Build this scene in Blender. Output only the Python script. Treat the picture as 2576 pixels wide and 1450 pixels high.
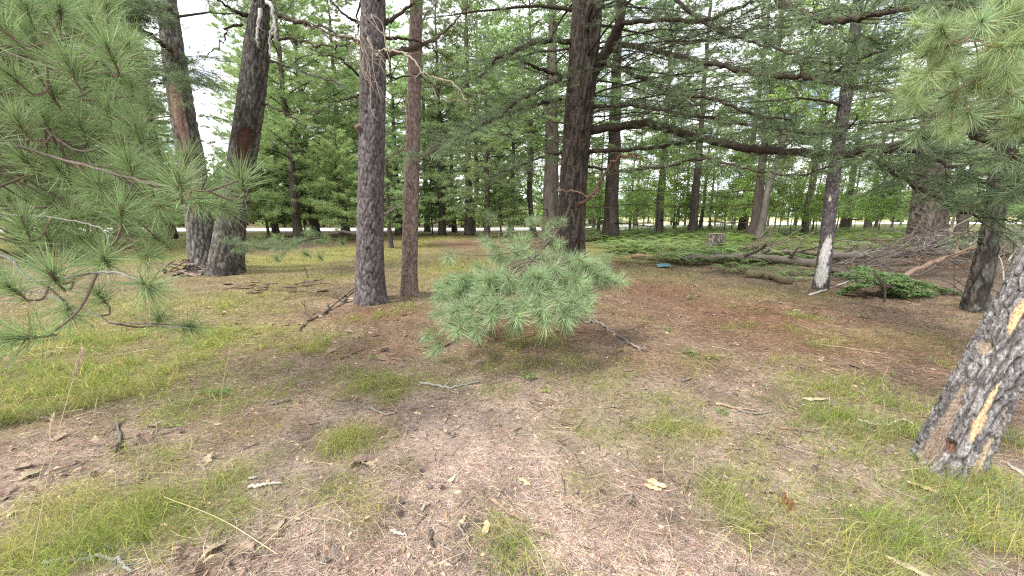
import bpy, math
import numpy as np

for o in list(bpy.data.objects):
    bpy.data.objects.remove(o, do_unlink=True)
SC = bpy.context.scene
COL = SC.collection
RG = np.random.default_rng(11)

# ---------------------------------------------------------------- camera
CAM_H, PITCH, FPX = 1.45, math.radians(11.0), 950.0      # the photograph is measured on a 2576 x 1450 grid
cd = bpy.data.cameras.new('camera')
cd.sensor_width = 36.0
cd.lens = 36.0 * FPX / 2576.0
cd.clip_start, cd.clip_end = 0.05, 2000.0
cam = bpy.data.objects.new('camera', cd)
COL.objects.link(cam)
cam.location = (0, 0, CAM_H)
cam.rotation_euler = (math.pi / 2 - PITCH, 0, 0)
SC.camera = cam

# ---------------------------------------------------------------- sky: bright broken cloud with a little blue
SUN_EL, SUN_AZ = math.radians(52), math.radians(232)     # azimuth clockwise from +Y: behind the camera, to the left
w = bpy.data.worlds.new('World')
SC.world = w
w.use_nodes = True
nt = w.node_tree
nt.nodes.clear()
N = nt.nodes.new
out, bg = N('ShaderNodeOutputWorld'), N('ShaderNodeBackground')
sky = N('ShaderNodeTexSky')
sky.sky_type = 'NISHITA'
sky.sun_disc = False
sky.sun_elevation, sky.sun_rotation = SUN_EL, SUN_AZ
sky.air_density, sky.dust_density, sky.ozone_density = 1.0, 1.0, 1.5
tc, sep, mx, dv1, dv2, cmb = N('ShaderNodeTexCoord'), N('ShaderNodeSeparateXYZ'), N('ShaderNodeMath'), N('ShaderNodeMath'), N('ShaderNodeMath'), N('ShaderNodeCombineXYZ')
nt.links.new(tc.outputs['Generated'], sep.inputs[0])
mx.operation = 'ADD'
mx.inputs[1].default_value = 0.22
nt.links.new(sep.outputs['Z'], mx.inputs[0])
for d, ax in ((dv1, 'X'), (dv2, 'Y')):
    d.operation = 'DIVIDE'
    nt.links.new(sep.outputs[ax], d.inputs[0])
    nt.links.new(mx.outputs[0], d.inputs[1])
nt.links.new(dv1.outputs[0], cmb.inputs[0])
nt.links.new(dv2.outputs[0], cmb.inputs[1])
nz = N('ShaderNodeTexNoise')
nz.inputs['Scale'].default_value = 1.9
nz.inputs['Detail'].default_value = 7
nz.inputs['Roughness'].default_value = 0.58
nt.links.new(cmb.outputs[0], nz.inputs['Vector'])
rp = N('ShaderNodeValToRGB')
rp.color_ramp.elements[0].position = 0.34
rp.color_ramp.elements[1].position = 0.48
nt.links.new(nz.outputs['Fac'], rp.inputs[0])
mixc = N('ShaderNodeMix')
mixc.data_type = 'RGBA'
nt.links.new(rp.outputs['Color'], mixc.inputs['Factor'])
nt.links.new(sky.outputs[0], mixc.inputs[6])
mixc.inputs[7].default_value = (10.2, 10.3, 10.6, 1)
nt.links.new(mixc.outputs[2], bg.inputs['Color'])
bg.inputs['Strength'].default_value = 0.10
nt.links.new(bg.outputs[0], out.inputs['Surface'])

sl = bpy.data.lights.new('sun', 'SUN')
sl.energy, sl.angle, sl.color = 2.5, math.radians(14), (1.0, 0.95, 0.86)
sun = bpy.data.objects.new('sun', sl)
COL.objects.link(sun)
sun.rotation_euler = (math.pi / 2 - SUN_EL, 0, math.pi - SUN_AZ)
sun.location = (-10, -10, 30)

SC.view_settings.view_transform = 'Standard'
SC.view_settings.look = 'None'
SC.view_settings.gamma = 1.0
SC.view_settings.use_curve_mapping = False
SC.view_settings.exposure = 1.32
SC.render.engine = 'CYCLES'
SC.cycles.max_bounces = 4
SC.cycles.diffuse_bounces = 3
SC.cycles.glossy_bounces = 1
SC.cycles.transmission_bounces = 3
SC.cycles.use_denoising = False
SC.cycles.pixel_filter_type = 'BLACKMAN_HARRIS'
SC.cycles.filter_width = 1.25
SC.cycles.adaptive_threshold = 0.02
SC.cycles.use_light_tree = False
w.cycles.sampling_method = 'MANUAL'
w.cycles.sample_map_resolution = 256

# ---------------------------------------------------------------- small maths
def nrm(v):
    v = np.asarray(v, float)
    return v / np.maximum(np.linalg.norm(v, axis=-1, keepdims=True), 1e-9)

UP = np.array([0., 0., 1.])

def hsh(a, b, s=0.0):
    v = np.sin(a * 127.1 + b * 311.7 + s * 74.7) * 43758.5453
    return v - np.floor(v)

def vnoise(x, y, s=0.0):
    xi, yi = np.floor(x), np.floor(y)
    u, v = x - xi, y - yi
    u, v = u * u * (3 - 2 * u), v * v * (3 - 2 * v)
    return (hsh(xi, yi, s) * (1 - u) + hsh(xi + 1, yi, s) * u) * (1 - v) + (hsh(xi, yi + 1, s) * (1 - u) + hsh(xi + 1, yi + 1, s) * u) * v

def fbm(x, y, o=4, s=0.0):
    t, a, n = 0.0, 0.5, 0.0
    for k in range(o):
        t = t + a * vnoise(x * 2 ** k + 17.3 * k, y * 2 ** k - 9.1 * k, s + k)
        n += a
        a *= 0.55
    return t / n

def worley(u, v, nu, s=0.0):
    iu, iv = np.floor(u), np.floor(v)
    f1 = np.full(u.shape, 9.0)
    f2 = f1.copy()
    idn = np.zeros(u.shape)
    for du in (-1, 0, 1):
        for dv in (-1, 0, 1):
            cu, cv = np.mod(iu + du, nu), iv + dv
            d = np.hypot(iu + du + hsh(cu, cv, s) - u, cv + hsh(cu, cv, s + 5) - v)
            near = d < f1
            f2 = np.where(near, f1, np.minimum(f2, d))
            idn = np.where(near, hsh(cu, cv, s + 9), idn)
            f1 = np.where(near, d, f1)
    return f1, f2, idn

def sstep(a, b, x):
    t = np.clip((x - a) / (b - a), 0, 1)
    return t * t * (3 - 2 * t)

MOUNDS = []      # litter heaped round the feet of the big trees: (x, y, radius, height)

def height(x, y):
    x, y = np.asarray(x, float), np.asarray(y, float)
    r = np.hypot(x, y)
    h = 0.10 * (fbm(x * 0.16 + 3, y * 0.16 + 8, 3, 2.0) - 0.5) * sstep(2, 9, r)
    for mx_, my_, mr_, mh_ in MOUNDS:
        h = h + mh_ * np.exp(-((x - mx_) ** 2 + (y - my_) ** 2) / mr_ ** 2)
    h = h + 0.045 * (fbm(x * 1.1, y * 1.1, 3, 4.0) - 0.5) * (1 - sstep(25, 40, r))
    return h

CP, SP = math.cos(PITCH), math.sin(PITCH)
for px_, py_, mr_, mh_ in ((1428, 676, 1.0, .13), (548, 680, 1.1, .14), (932, 757, .55, .07), (1030, 740, .4, .05), (2064, 724, .45, .06), (2452, 775, .7, .10), (2385, 1165, .36, .07), (2330, 622, 1.6, .2)):
    cx_, cy_ = (px_ - 1288.0) / FPX, (725.0 - py_) / FPX
    s_ = CAM_H / (SP - cy_ * CP)
    MOUNDS.append((cx_ * s_, (CP + cy_ * SP) * s_, mr_, mh_))

def ray(px, py):
    cx, cy = (px - 1288.0) / FPX, (725.0 - py) / FPX
    return np.array([cx, CP + cy * SP, -SP + cy * CP])

def at(px, py, Y):
    """A point seen at that place of the photograph, Y metres in front."""
    d = ray(px, py)
    return np.array([0, 0, CAM_H]) + d * (Y / d[1])

def gp(px, py, lift=0.0):
    """The spot of ground seen at that place of the photograph."""
    d = ray(px, py)
    z = 0.0
    for _ in range(6):
        s = (CAM_H - z) / -d[2]
        z = float(height(d[0] * s, d[1] * s))
    p = np.array([0, 0, CAM_H]) + d * s
    p[2] = z + lift
    return p

def depth_of(p):
    return p[1] * CP - (p[2] - CAM_H) * SP

def proj(V):
    q = V - np.array([0, 0, CAM_H])
    dd = np.maximum(q[:, 1] * CP - q[:, 2] * SP, 1e-3)
    return 1288 + FPX * q[:, 0] / dd, 725 - FPX * (q[:, 1] * SP + q[:, 2] * CP) / dd

def curve(P, n=6):
    """Catmull-Rom through the points."""
    P = np.asarray(P, float)
    if len(P) < 3:
        t = np.linspace(0, 1, n + 1)[:, None]
        return P[0] * (1 - t) + P[-1] * t
    Q = np.vstack([2 * P[0] - P[1], P, 2 * P[-1] - P[-2]])
    outp = []
    for i in range(1, len(Q) - 2):
        t = np.linspace(0, 1, n, endpoint=False)[:, None]
        a, b, c, d = Q[i - 1], Q[i], Q[i + 1], Q[i + 2]
        outp.append(0.5 * (2 * b + (c - a) * t + (2 * a - 5 * b + 4 * c - d) * t ** 2 + (3 * b - a - 3 * c + d) * t ** 3))
    outp.append(P[-1:])
    return np.vstack(outp)

# ---------------------------------------------------------------- mesh building
class MB:
    def __init__(s):
        s.v, s.f, s.c, s.n = [], [], [], 0
    def add(s, v, f, c):
        v = np.asarray(v, float).reshape(-1, 3)
        if not len(v):
            return
        c = np.asarray(c, float)
        if c.ndim == 1:
            c = np.broadcast_to(c, (len(v), 3))
        s.v.append(v)
        s.f.append(np.asarray(f, int).reshape(-1, 3) + s.n)
        s.c.append(c)
        s.n += len(v)
    def mesh(s, name, mat, smooth=True, base=(0, 0, 0)):
        me = bpy.data.meshes.new(name)
        if s.n == 0:
            return me
        V = np.vstack(s.v) - np.asarray(base, float)
        F, C = np.vstack(s.f), np.vstack(s.c)
        me.vertices.add(len(V))
        me.vertices.foreach_set('co', V.astype(np.float32).ravel())
        me.loops.add(len(F) * 3)
        me.loops.foreach_set('vertex_index', F.astype(np.int32).ravel())
        me.polygons.add(len(F))
        me.polygons.foreach_set('loop_start', np.arange(0, len(F) * 3, 3, dtype=np.int32))
        me.polygons.foreach_set('use_smooth', np.full(len(F), smooth, dtype=bool))
        at_ = me.attributes.new('col', 'FLOAT_COLOR', 'POINT')
        at_.data.foreach_set('color', np.hstack([C, np.ones((len(C), 1))]).astype(np.float32).ravel())
        me.update(calc_edges=True)
        me.materials.append(mat)
        return me

def link(name, me, parent=None, loc=None):
    o = bpy.data.objects.new(name, me)
    COL.objects.link(o)
    if parent is not None:
        o.parent = parent
    if loc is not None:
        o.location = loc
    return o

def tag(o, label=None, cat=None, group=None, kind=None):
    for k, v in (('label', label), ('category', cat), ('group', group), ('kind', kind)):
        if v:
            o[k] = v
    return o

def thing(name, label, cat, base, group=None):
    return tag(link(name, None, None, tuple(base)), label, cat, group)

def copy_tree(o, parent=None):
    c = o.copy()
    COL.objects.link(c)
    c.parent = parent
    for ch in o.children:
        copy_tree(ch, c)
    return c

def tube(P, R, n=6, cap=True):
    P = np.asarray(P, float)
    k = len(P)
    R = np.broadcast_to(np.asarray(R, float), (k,))
    T = nrm(np.gradient(P, axis=0))
    d = nrm(P[-1] - P[0])
    ref = np.array([0.31, 0.17, 0.93]) if abs(d[2]) < 0.8 else np.array([0.93, 0.31, 0.1])
    u = nrm(np.cross(T, ref))
    v = np.cross(T, u)
    th = np.arange(n) * 2 * math.pi / n
    V = (P[:, None] + R[:, None, None] * (np.cos(th)[None, :, None] * u[:, None] + np.sin(th)[None, :, None] * v[:, None])).reshape(-1, 3)
    i, j = np.meshgrid(np.arange(k - 1), np.arange(n), indexing='ij')
    a, b = i * n + j, i * n + (j + 1) % n
    F = np.concatenate([np.stack([a, b, a + n], -1).reshape(-1, 3), np.stack([b, b + n, a + n], -1).reshape(-1, 3)])
    if cap:
        V = np.vstack([V, P[:1], P[-1:]])
        j = np.arange(n)
        F = np.vstack([F, np.stack([np.full(n, k * n), (j + 1) % n, j], -1), np.stack([np.full(n, k * n + 1), (k - 1) * n + j, (k - 1) * n + (j + 1) % n], -1)])
    return V, F

def prisms(A, B, r0, r1, col, mb, rg=RG, vary=0.25):
    """Many thin three-sided twigs at once."""
    A, B = np.asarray(A, float), np.asarray(B, float)
    m = len(A)
    if not m:
        return
    T = nrm(B - A)
    u = nrm(np.cross(T, np.array([0.37, 0.53, 0.76])))
    v = np.cross(T, u)
    r0, r1 = np.broadcast_to(r0, (m,)), np.broadcast_to(r1, (m,))
    V = np.zeros((m, 6, 3))
    for k in range(3):
        o = math.cos(k * 2.0944) * u + math.sin(k * 2.0944) * v
        V[:, k] = A + o * r0[:, None]
        V[:, 3 + k] = B + o * r1[:, None]
    f = np.array([[0, 1, 4], [0, 4, 3], [1, 2, 5], [1, 5, 4], [2, 0, 3], [2, 3, 5]])
    F = (np.arange(m) * 6)[:, None, None] + f
    c = np.asarray(col)[None] * rg.uniform(1 - vary, 1 + vary, (m, 1))
    mb.add(V.reshape(-1, 3), F.reshape(-1, 3), np.repeat(c, 6, 0))

def needles(C, A, n, L, W, mb, col, p0=0.15, p1=1.25, back=0.05, seg=1, droop=0.0, vary=0.3, tips=None, rg=RG):
    """Needles round the tuft centres C with axes A."""
    C, A = np.asarray(C, float), nrm(A)
    if not len(C):
        return
    m = len(C) * n
    c, a = np.repeat(C, n, 0), np.repeat(A, n, 0)
    u = nrm(np.cross(a, nrm(rg.normal(size=(m, 3)))))
    ph = rg.uniform(p0, p1, m)[:, None]
    d = a * np.cos(ph) + u * np.sin(ph)
    b = c - a * (rg.random((m, 1)) * back)
    ln = (L * rg.uniform(0.72, 1.15, m))[:, None]
    wv = nrm(np.cross(d, rg.normal(size=(m, 3)))) * W * 0.5
    cc = np.asarray(col)[None] * rg.uniform(1 - vary, 1 + vary, (m, 1)) * (1 + rg.normal(0, 0.07, (m, 3)))
    cc = cc * np.repeat(rg.uniform(0.82, 1.2, (len(C), 1)), n, 0)
    if tips is not None:
        br = rg.random(m) < 0.05
        cc[br] = np.asarray(tips)
    tip = b + d * ln - UP * droop * ln
    k = np.arange(m)[:, None]
    if seg == 1:
        V = np.stack([b - wv, b + wv, tip], 1)
        F = k * 3 + np.array([[0, 1, 2]])
        mb.add(V.reshape(-1, 3), F, np.repeat(cc, 3, 0))
    else:
        mid = b + d * ln * 0.55 - UP * droop * ln * 0.25 + u * ln * rg.normal(0, 0.02, (m, 1))
        V = np.stack([b - wv, b + wv, mid - wv * 0.85, mid + wv * 0.85, tip], 1)
        F = (k * 5)[:, :, None] + np.array([[[0, 1, 3], [0, 3, 2], [2, 3, 4]]])
        mb.add(V.reshape(-1, 3), F, np.repeat(cc, 5, 0))

def leaves(C, n, spread, size, mb, col, vary=0.3, upb=0.8, rg=RG, asp=0.5):
    """Small broad leaves scattered round centres."""
    C = np.asarray(C, float)
    m = len(C) * n
    p = np.repeat(C, n, 0) + rg.normal(size=(m, 3)) * np.array([spread, spread, spread * 0.7])
    nn = nrm(rg.normal(size=(m, 3)) + UP * upb)
    d = nrm(np.cross(nn, rg.normal(size=(m, 3))))
    s = np.cross(nn, d)
    sz = (size * rg.uniform(0.6, 1.3, m))[:, None]
    V = np.stack([p - d * sz * 0.5, p + s * sz * asp * 0.5 - d * sz * 0.05 - nn * sz * 0.05, p + d * sz * 0.5 - nn * sz * 0.1, p - s * sz * asp * 0.5 - d * sz * 0.05 - nn * sz * 0.05], 1)
    F = (np.arange(m) * 4)[:, None, None] + np.array([[[0, 1, 2], [0, 2, 3]]])
    cc = np.asarray(col)[None] * rg.uniform(1 - vary, 1 + vary, (m, 1)) * (1 + rg.normal(0, 0.06, (m, 3)))
    cc = cc * np.repeat(rg.uniform(0.75, 1.25, (len(C), 1)), n, 0)
    mb.add(V.reshape(-1, 3), F.reshape(-1, 3), np.repeat(cc, 4, 0))

def spray(P, s0, n, len0, len1, nsub=2, up=0.12, sag=0.08, flat=0.22, rg=RG):
    """Twigs either side of a limb: segment ends, and the places and axes of the tufts they carry."""
    P = np.asarray(P, float)
    cum = np.r_[0, np.cumsum(np.linalg.norm(np.diff(P, axis=0), axis=1))]
    t = s0 + (1 - s0) * ((np.arange(n) + rg.random(n)) / n)
    s = t * cum[-1]
    pos = np.stack([np.interp(s, cum, P[:, k]) for k in range(3)], 1)
    G = nrm(np.gradient(P, axis=0))
    tan = nrm(np.stack([np.interp(s, cum, G[:, k]) for k in range(3)], 1))
    side = nrm(np.cross(tan, UP))
    sg = np.where(np.arange(n) % 2, 1.0, -1.0)
    d = nrm(tan * rg.uniform(0.4, 0.95, (n, 1)) + side * (sg * rg.uniform(0.4, 1.1, n))[:, None] + UP * rg.normal(up, flat, (n, 1)))
    L = ((len0 * (1 - t) + len1 * t) * rg.uniform(0.55, 1.25, n))[:, None]
    M = pos + d * L * 0.5 + rg.normal(size=(n, 3)) * L * 0.04
    B = pos + d * L - UP * sag * L + rg.normal(size=(n, 3)) * L * 0.06
    d2 = nrm(B - M)
    SA, SB, RA = [pos, M], [M, B], [np.full(n, 1.0), np.full(n, 0.7)]
    C, A = [B, M * 0.4 + B * 0.6, P[-1:]], [d2, nrm(d2 + UP * 0.4), G[-1:]]
    side2 = nrm(np.cross(d2, UP))
    for k in range(nsub):
        f = rg.uniform(0.25, 0.95, (n, 1))
        q = np.where(f < 0.5, pos + (M - pos) * 2 * f, M + (B - M) * (2 * f - 1))
        sg2 = np.where(rg.random((n, 1)) < 0.5, 1.0, -1.0)
        d3 = nrm(d2 * 0.75 + side2 * sg2 * rg.uniform(0.4, 1.0, (n, 1)) + UP * rg.normal(up, flat, (n, 1)))
        E = q + d3 * L * rg.uniform(0.22, 0.5, (n, 1))
        SA.append(q); SB.append(E); RA.append(np.full(n, 0.55))
        C.append(E); A.append(d3)
    return np.vstack(SA), np.vstack(SB), np.concatenate(RA), np.vstack(C), np.vstack(A)

# ---------------------------------------------------------------- materials
def material(name, rough=0.85, translucent=0.0, noise=None, bump=None, spec=0.2, rand=0.0):
    """Base colour from the mesh's own colour attribute, with procedural grain and relief."""
    m = bpy.data.materials.new(name)
    m.use_nodes = True
    t = m.node_tree
    t.nodes.clear()
    q = t.nodes.new
    o, p, a = q('ShaderNodeOutputMaterial'), q('ShaderNodeBsdfPrincipled'), q('ShaderNodeAttribute')
    a.attribute_name = 'col'
    colour = a.outputs['Color']
    co = q('ShaderNodeTexCoord').outputs['Object']
    if noise:
        sc, amt, stretch = noise
        mp = q('ShaderNodeMapping')
        mp.inputs['Scale'].default_value = stretch
        t.links.new(co, mp.inputs[0])
        n = q('ShaderNodeTexNoise')
        n.inputs['Scale'].default_value = sc
        n.inputs['Detail'].default_value = 5
        n.inputs['Roughness'].default_value = 0.65
        t.links.new(mp.outputs[0], n.inputs['Vector'])
        r = q('ShaderNodeMapRange')
        r.inputs['From Min'].default_value, r.inputs['From Max'].default_value = 0.3, 0.7
        r.inputs['To Min'].default_value, r.inputs['To Max'].default_value = 1 - amt, 1 + amt
        t.links.new(n.outputs['Fac'], r.inputs['Value'])
        x = q('ShaderNodeVectorMath')
        x.operation = 'SCALE'
        t.links.new(colour, x.inputs[0])
        t.links.new(r.outputs[0], x.inputs['Scale'])
        colour = x.outputs[0]
        if bump:
            b = q('ShaderNodeBump')
            b.inputs['Strength'].default_value, b.inputs['Distance'].default_value = bump
            t.links.new(n.outputs['Fac'], b.inputs['Height'])
            t.links.new(b.outputs[0], p.inputs['Normal'])
    if rand:
        oi, h = q('ShaderNodeObjectInfo'), q('ShaderNodeHueSaturation')
        for key, amt in (('Value', rand), ('Hue', rand * 0.08)):
            r = q('ShaderNodeMapRange')
            mid = 1.0 if key == 'Value' else 0.5
            r.inputs['To Min'].default_value, r.inputs['To Max'].default_value = mid - amt, mid + amt
            t.links.new(oi.outputs['Random'], r.inputs['Value'])
            t.links.new(r.outputs[0], h.inputs[key])
        t.links.new(colour, h.inputs['Color'])
        colour = h.outputs['Color']
    t.links.new(colour, p.inputs['Base Color'])
    p.inputs['Roughness'].default_value = rough
    p.inputs['Specular IOR Level'].default_value = spec
    surf = p.outputs[0]
    if translucent:
        tr, mi = q('ShaderNodeBsdfTranslucent'), q('ShaderNodeMixShader')
        mi.inputs[0].default_value = translucent
        t.links.new(colour, tr.inputs['Color'])
        t.links.new(p.outputs[0], mi.inputs[1])
        t.links.new(tr.outputs[0], mi.inputs[2])
        surf = mi.outputs[0]
    t.links.new(surf, o.inputs['Surface'])
    return m

M_NEEDLE = material('pine_needle', 0.5, 0.32, spec=0.35)
M_FARNEEDLE = material('far_needle', 0.6, 0.42, spec=0.25, rand=0.22)
M_LEAF = material('broad_leaf', 0.5, 0.4, spec=0.3, rand=0.2)
M_GRASS = material('grass_blade', 0.55, 0.35, spec=0.3)
M_LITTER = material('needle_litter', 0.8, 0.0, spec=0.2)
M_BARK = material('bark', 0.95, 0, (38, 0.45, (1, 1, 0.45)), (0.9, 0.008), spec=0.12)
M_LEANBARK = material('grey_bark', 0.95, 0, (110, 0.7, (1, 1, 0.6)), (1.0, 0.006), spec=0.12)
M_FARBARK = material('far_bark', 0.95, 0, (9, 0.4, (1, 1, 0.25)), (0.8, 0.03), spec=0.1, rand=0.25)
M_TWIG = material('twig_wood', 0.9, 0, (60, 0.25, (1, 1, 1)), None, spec=0.15)
M_WOOD = material('dead_wood', 0.85, 0, (45, 0.35, (1, 1, 1)), (0.7, 0.004), spec=0.15)
M_GROUND = material('forest_floor', 0.95, 0, (26, 0.42, (1, 1, 1)), (0.9, 0.02), spec=0.1)
M_ROAD = material('pale_gravel', 0.9, 0, (14, 0.12, (1, 1, 1)), (0.4, 0.01), spec=0.15)
M_PLASTIC = material('crumpled_plastic', 0.35, 0, (8, 0.1, (1, 1, 1)), None, spec=0.5)

# ================================================================ THE SETTING
# patches of growth, red needles and some painted shade on the ground: photograph ellipse -> ellipse on the ground
def blob(px, py, hw, hh, wt):
    c = gp(px, py)
    rx = hw * depth_of(c) / FPX
    ry = abs(gp(px, py - hh)[1] - gp(px, py + hh)[1]) / 2
    return (c[0], c[1], rx, ry, wt)

LUSH = [blob(*b) for b in (
    (180, 950, 300, 75, 1.1), (40, 1030, 160, 60, 1.0), (430, 930, 130, 45, 0.9), (330, 1300, 270, 90, 1.15), (130, 1400, 200, 70, 1.1), (560, 1210, 110, 50, 0.8), (420, 1180, 90, 30, 0.6),
    (200, 860, 330, 50, .8), (520, 1010, 200, 60, .6), (480, 870, 200, 50, .6), (1000, 960, 220, 40, .45), (1950, 1180, 260, 60, .32), (1650, 1010, 200, 40, .5), (2450, 1260, 160, 60, .5), (780, 1230, 200, 50, .35), (1480, 1080, 200, 60, .35), (2250, 1140, 160, 50, .45),
    (2390, 1200, 120, 22, .9), (2300, 1130, 50, 30, .8),
    (880, 1110, 75, 38, 1.3), (1720, 1075, 120, 50, 0.75), (1330, 915, 240, 30, 0.6), (1900, 1105, 45, 25, 1.0), (2170, 990, 150, 60, 0.8),
    (2260, 1080, 120, 40, 0.8), (2200, 1230, 170, 60, 0.4), (2330, 1330, 130, 70, 0.5), (2490, 1360, 60, 30, 0.9), (2540, 1110, 60, 80, 1.0), (1480, 1215, 60, 50, 0.5),
    (1650, 1150, 120, 40, 0.4), (920, 1290, 70, 60, 0.4), (640, 1090, 90, 40, 0.35), (1760, 905, 70, 25, 0.5), (1500, 960, 130, 35, 0.55), (2050, 1080, 110, 40, 0.55),
    (700, 1150, 60, 30, 0.6), (1850, 1290, 120, 60, 0.35), (1280, 1400, 40, 50, 0.4), (2100, 1400, 200, 60, 0.3), (620, 940, 120, 40, 0.5), (760, 860, 120, 30, 0.35))]
LAWN = [blob(*b) for b in (
    (720, 655, 190, 26, 1.0), (1150, 668, 110, 32, 0.95), (860, 640, 120, 22, 1.0), (420, 650, 120, 22, 0.8), (560, 600, 380, 10, 0.7), (1000, 640, 90, 22, 0.9),
    (330, 770, 330, 60, 0.5), (120, 850, 260, 60, 0.6), (620, 760, 160, 50, 0.45), (800, 700, 140, 20, 0.6), (1560, 640, 120, 22, 0.55), (1640, 690, 130, 18, 0.45), (1900, 735, 120, 22, 0.4),
    (560, 840, 180, 40, 0.55), (2150, 850, 130, 25, 0.35), (1300, 640, 120, 30, 0.6), (800, 596, 500, 6, 0.8), (2350, 860, 120, 30, 0.35))]
RUST_SHADE = [blob(*b) for b in (
    (1880, 790, 300, 60, 1.0), (1650, 730, 170, 30, 1.1), (2150, 860, 330, 45, 1.0), (1280, 830, 260, 35, 1.2), (1130, 615, 260, 9, 0.9), (960, 790, 160, 26, 0.9), (430, 625, 160, 8, 0.6),  # patch under the low bough: red needles with the bough's shade painted in
    (1650, 900, 180, 40, 0.6), (2380, 900, 120, 40, 0.8), (1000, 880, 200, 40, 0.5), (620, 1060, 120, 40, 0.5))]

def mask(bl, x, y):
    g = np.zeros_like(x)
    for cx, cy, rx, ry, wt in bl:
        d = ((x - cx) / rx) ** 2 + ((y - cy) / ry) ** 2
        g = np.maximum(g, wt * np.exp(-d * 0.9))
    return g

def cover(x, y):
    x, y = np.asarray(x, float), np.asarray(y, float)
    n1 = fbm(x * 1.7 + 5, y * 1.7, 4, 1.0)
    n2 = fbm(x * 5.1, y * 5.1 + 9, 3, 3.0)
    lush = np.clip(mask(LUSH, x, y) * (0.25 + 1.5 * n2) + 0.55 * sstep(0.6, 0.78, n1) * (1 - sstep(7, 11, np.hypot(x, y))), 0, 1.2)
    lawn = np.clip(mask(LAWN, x, y) * (0.35 + 1.2 * n1), 0, 1.0)
    far = sstep(11, 16, y) * sstep(0.35, 0.6, fbm(x * 0.4, y * 0.25, 3, 8.0))
    lawn = np.maximum(lawn, 0.75 * far * (1 - 0.8 * sstep(5, 9, x)))
    rust = np.clip(mask(RUST_SHADE, x, y) * (0.5 + n1), 0, 1)
    return lush, lawn, rust, n1, n2

C_TAN, C_DUFF, C_RUST, C_GREEN, C_LAWN = (np.array(c) for c in ((0.25, 0.197, 0.17), (0.178, 0.132, 0.096), (0.14, 0.083, 0.056), (0.155, 0.15, 0.05), (0.195, 0.19, 0.062)))

def ground_colour(x, y):
    lush, lawn, rust, n1, n2 = cover(x, y)
    r = np.hypot(x, y)[..., None]
    c = C_TAN * (1 - sstep(2.2, 5.2, r)) + C_DUFF * sstep(2.2, 5.2, r)
    c = c * (0.5 + 1.0 * n2[..., None])
    pt = sstep(.5, .68, fbm(x * 3.3 + 40, y * 3.3, 3, 21.0))[..., None]
    c = c * (1 - .28 * pt) + np.array([0.10, 0.062, 0.04]) * .28 * pt
    c = c + (C_RUST * (0.7 + 0.6 * n2[..., None]) - c) * np.clip(rust, 0, 1)[..., None]
    c = c + (C_GREEN * 0.8 - c) * np.clip(lush * 0.75, 0, 0.8)[..., None]
    c = c + (C_LAWN * (0.75 + 0.5 * n2[..., None]) - c) * np.clip(lawn * 1.05, 0, 0.95)[..., None]
    wood = (sstep(4, 8, x) * sstep(12, 15, y))[..., None]
    c = c + (np.array([0.12, 0.13, 0.045]) - c) * wood * 0.8
    return c

na, rr = 280, np.r_[0.0, np.geomspace(0.35, 900, 205)]
th = np.linspace(0, 2 * math.pi, na, endpoint=False)
gx, gy = (rr[1:, None] * np.sin(th)[None]).ravel(), (rr[1:, None] * np.cos(th)[None]).ravel()
gv = np.vstack([[0, 0, float(height(0, 0))], np.stack([gx, gy, height(gx, gy)], 1)])
i, j = np.meshgrid(np.arange(len(rr) - 2), np.arange(na), indexing='ij')
a, b = 1 + i * na + j, 1 + i * na + (j + 1) % na
gf = np.concatenate([np.stack([a, a + na, b], -1).reshape(-1, 3), np.stack([b, a + na, b + na], -1).reshape(-1, 3), np.stack([np.zeros(na, int), 1 + np.arange(na), 1 + (np.arange(na) + 1) % na], -1)])
mb = MB()
mb.add(gv, gf[:, ::-1], ground_colour(gv[:, 0], gv[:, 1]))
me = mb.mesh('ground', M_GROUND)
if me.polygons[10].normal.z < 0:
    me.flip_normals()
tag(link('ground', me), 'brown forest floor of pine needles and thin grass', kind='structure')

def sheet(name, left, right, z, col, mat, label, n=60, vary=0.0):
    """A strip of ground laid between two edge lines."""
    A, B = curve(left, 12), curve(right, 12)
    k = len(A)
    tt = np.linspace(0, 1, 7)
    P = A[:, None] * (1 - tt)[None, :, None] + B[:, None] * tt[None, :, None]
    P[..., 2] = height(P[..., 0], P[..., 1]) + z
    i, j = np.meshgrid(np.arange(k - 1), np.arange(6), indexing='ij')
    q = i * 7 + j
    F = np.concatenate([np.stack([q, q + 1, q + 7], -1).reshape(-1, 3), np.stack([q + 1, q + 8, q + 7], -1).reshape(-1, 3)])
    V = P.reshape(-1, 3)
    m = MB()
    m.add(V, F, np.asarray(col)[None] * (1 + vary * (fbm(V[:, 0] * 0.2, V[:, 1] * 0.2, 3, 6.0)[:, None] - 0.5)))
    me = m.mesh(name, mat)
    if me.polygons[3].normal.z < 0:
        me.flip_normals()
    return tag(link(name, me), label, kind='structure')

sheet('road', [(-90, 33.5, 0), (-40, 33.0, 0), (-15, 33, 0), (0, 34, 0), (12, 38, 0), (26, 50, 0), (50, 58, 0), (120, 60, 0)],
      [(-92, 42, 0), (-40, 41.5, 0), (-15, 41, 0), (0, 42, 0), (9, 47, 0), (22, 60, 0), (50, 72, 0), (120, 75, 0)], 0.03, (0.62, 0.60, 0.57), M_ROAD, 'pale gravel road beyond the pines')
sheet('field', [(24, 62, 0), (50, 73.5, 0), (130, 77, 0), (260, 80, 0)], [(30, 200, 0), (70, 210, 0), (150, 220, 0), (300, 230, 0)], 0.03, (0.46, 0.43, 0.22), M_GROUND, 'sunlit pale dry field behind the trees', vary=0.5)

# ---------------------------------------------------------------- grass, straw and needle litter
def polar(n, r0, r1, half=62):
    r = np.exp(RG.uniform(math.log(r0), math.log(r1), n))
    t = np.radians(RG.uniform(-half, half, n))
    return r * np.sin(t), r * np.cos(t)

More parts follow.
